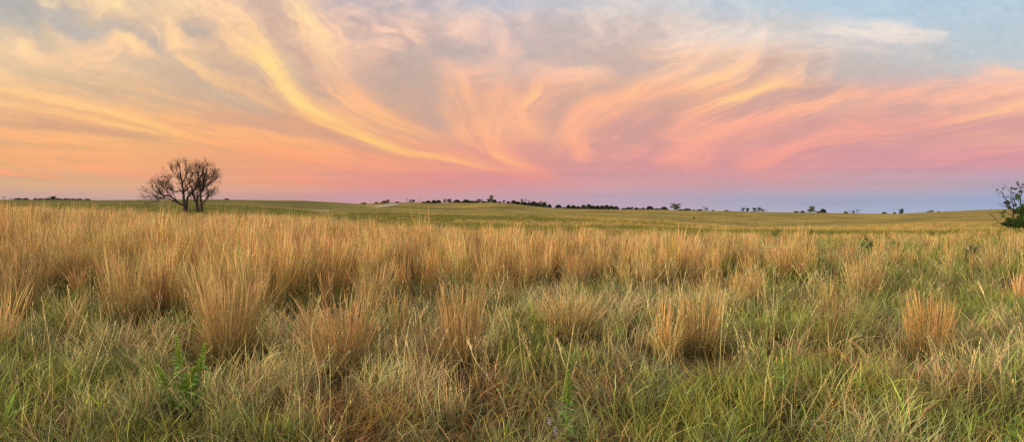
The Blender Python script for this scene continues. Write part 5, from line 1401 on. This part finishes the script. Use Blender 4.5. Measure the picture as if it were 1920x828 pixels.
for words, L_ in SKY:
    cnt = {}
    for it in sorted(L_): cnt[it[3]] = cnt.get(it[3], 0) + 1
    seen = {}
    for px, ytop, wpx, kind in sorted(L_):
        x, y, z = ridge_at(px, 300, 560 if px < 1690 else 1000)
        y2 = y + trng.uniform(-3, 3); x2 = x * y2 / y; z2 = gz(x2, y2)
        d = px_ray(px, ytop); ztop = EYE + d[2] / d[1] * y2
        H = max(ztop - z2, .8); W = wpx * y2 / F * {'cedar': 1.5, 'bush': 1.2, 'leafy': 1.25, 'pale': 1.15, 'bare': 1.1}[kind]; H *= 1.08
        mk = kind; tm, cm = TP[mk][trng.integers(3)]
        root = empty(NAMES[kind], (x2, y2, z2), trng.uniform(0, 6.28))
        seen[kind] = seen.get(kind, 0) + 1
        n = cnt[kind]
        if n == 1: lb = 'the one %s %s' % (WORDS[kind], words)
        else: lb = '%s %s from the left %s' % (ORD[seen[kind] - 1], WORDS[kind], words)
        tag(root, lb, 'bush' if kind == 'bush' else 'tree', 'trees and bushes along the skyline')
        for nm, mm in (('trunk', tm), ('crown', cm)):
            o = bpy.data.objects.new(nm, mm); COL.objects.link(o); o.parent = root
            o.scale = (W, W, H / (.97 if kind != 'bush' else .92))
# small dark bushes on the slopes
for px, py, w_, lb in [(677, 389.5, 3.4, 'left of two tiny dark bushes on the slope before the pale track'), (682.5, 388.8, 3.4, 'right of two tiny dark bushes on the slope before the pale track'),
                       (607, 386, 2.4, 'tiny dark bush alone high on the long green slope'), (620, 392.6, 2.6, 'tiny dark bush low on the long green slope above the pale strip'),
                       (1301, 410.6, 5, 'tiny brown bush in the gold field below the round pale tree'), (1302, 425, 5, 'tiny brown bush at the near edge of the gold field')]:
    x, y, z = px_ground(px, py, 40); W = w_ * y / F
    root = empty('bush', (x, y, z)); tag(root, lb, 'bush', 'tiny bushes on the slopes')
    for nm, mm in zip(('trunk', 'crown'), TP['leafy'][0]):
        o = bpy.data.objects.new(nm, mm); COL.objects.link(o); o.parent = root; o.scale = (W, W, W * .85)

# ------------------------------------------------------------------ fence posts
def post_mesh(h):
    V, Q = [], []
    tube(V, Q, [(0, 0, -.3), (.005, 0, h * .5), (.0, .01, h), (0, .01, h + .03)], [.085, .08, .075, .03], 8)
    me = mesh_from('fence_post', np.vstack(V), np.vstack(Q)); me.materials.append(M_WOOD); return me
PM = post_mesh(1.25)
POSTS = [(1168, 395, 260, 'faint leftmost fence post below the gap in the skyline trees'), (1224, 401, 245, 'faint fence post just left of the tall dark post'), (1247, 402, 235, 'dark fence post left of the round pale tree, standing alone'),
         (1313, 407, 215, 'fence post in mid field between the lone dark post and the two close posts'), (1364, 412, 190, 'slender fence post left of the two close posts'), (1383, 413.5, 190, 'short faint fence post just left of the two close posts'),
         (1399.5, 415.8, 175, 'left one of the two close dark fence posts'), (1417, 415.8, 172, 'right one of the two close dark fence posts'), (516, 393, 120, 'short dark fence post in the green field right of the bare tree')]
for px, yt, D, lb in POSTS:
    d = px_ray(px, yt); x = d[0] / d[1] * D; zt = EYE + d[2] / d[1] * D; z = gz(x, D)
    o = bpy.data.objects.new('fence_post', PM); COL.objects.link(o)
    h = max(zt - z, .9); o.location = (x, D, zt - h); o.scale = (1, 1, h / 1.25); o.rotation_euler = (trng.normal(0, .03), trng.normal(0, .03), trng.uniform(0, 6))
    tag(o, lb, 'fence post', 'old fence posts crossing the field')

# ------------------------------------------------------------------ pale dirt track on the hill and the pale strip in the draw
M_DIRT = noise_material('pale_dirt', (.30, .27, .23), (.48, .44, .38), .8, .95)
def track(name, pix, wid):
    P = np.array([px_ground(px, py, 60)[:2] for px, py in pix]); t = np.linspace(0, len(P) - 1, 40)
    C = np.stack([np.interp(t, np.arange(len(P)), P[:, c]) for c in (0, 1)], -1)
    d = np.gradient(C, axis=0); d /= np.linalg.norm(d, axis=1)[:, None]; nrm = np.stack([-d[:, 1], d[:, 0]], -1)
    rows = [C + nrm * k * wid / 2 for k in np.linspace(-1, 1, 5)]
    V = np.vstack([np.column_stack([r_, ground_z(r_[:, 0], r_[:, 1]) + .05]) for r_ in rows]); n = len(C)
    i, j = np.meshgrid(np.arange(4), np.arange(n - 1), indexing='ij')
    Q = np.stack([i * n + j, i * n + j + 1, (i + 1) * n + j + 1, (i + 1) * n + j], -1).reshape(-1, 4)
    o = link(name, mesh_from(name, V, Q, smooth=True), M_DIRT); tag(o, kind='structure')
track('dirt_track', [(698, 389), (712, 387.5), (724, 385.5), (735, 383.5), (744, 381.6)], 5.5)
track('dirt_path', [(584, 396.3), (600, 395.6), (616, 394.8)], 2.0)
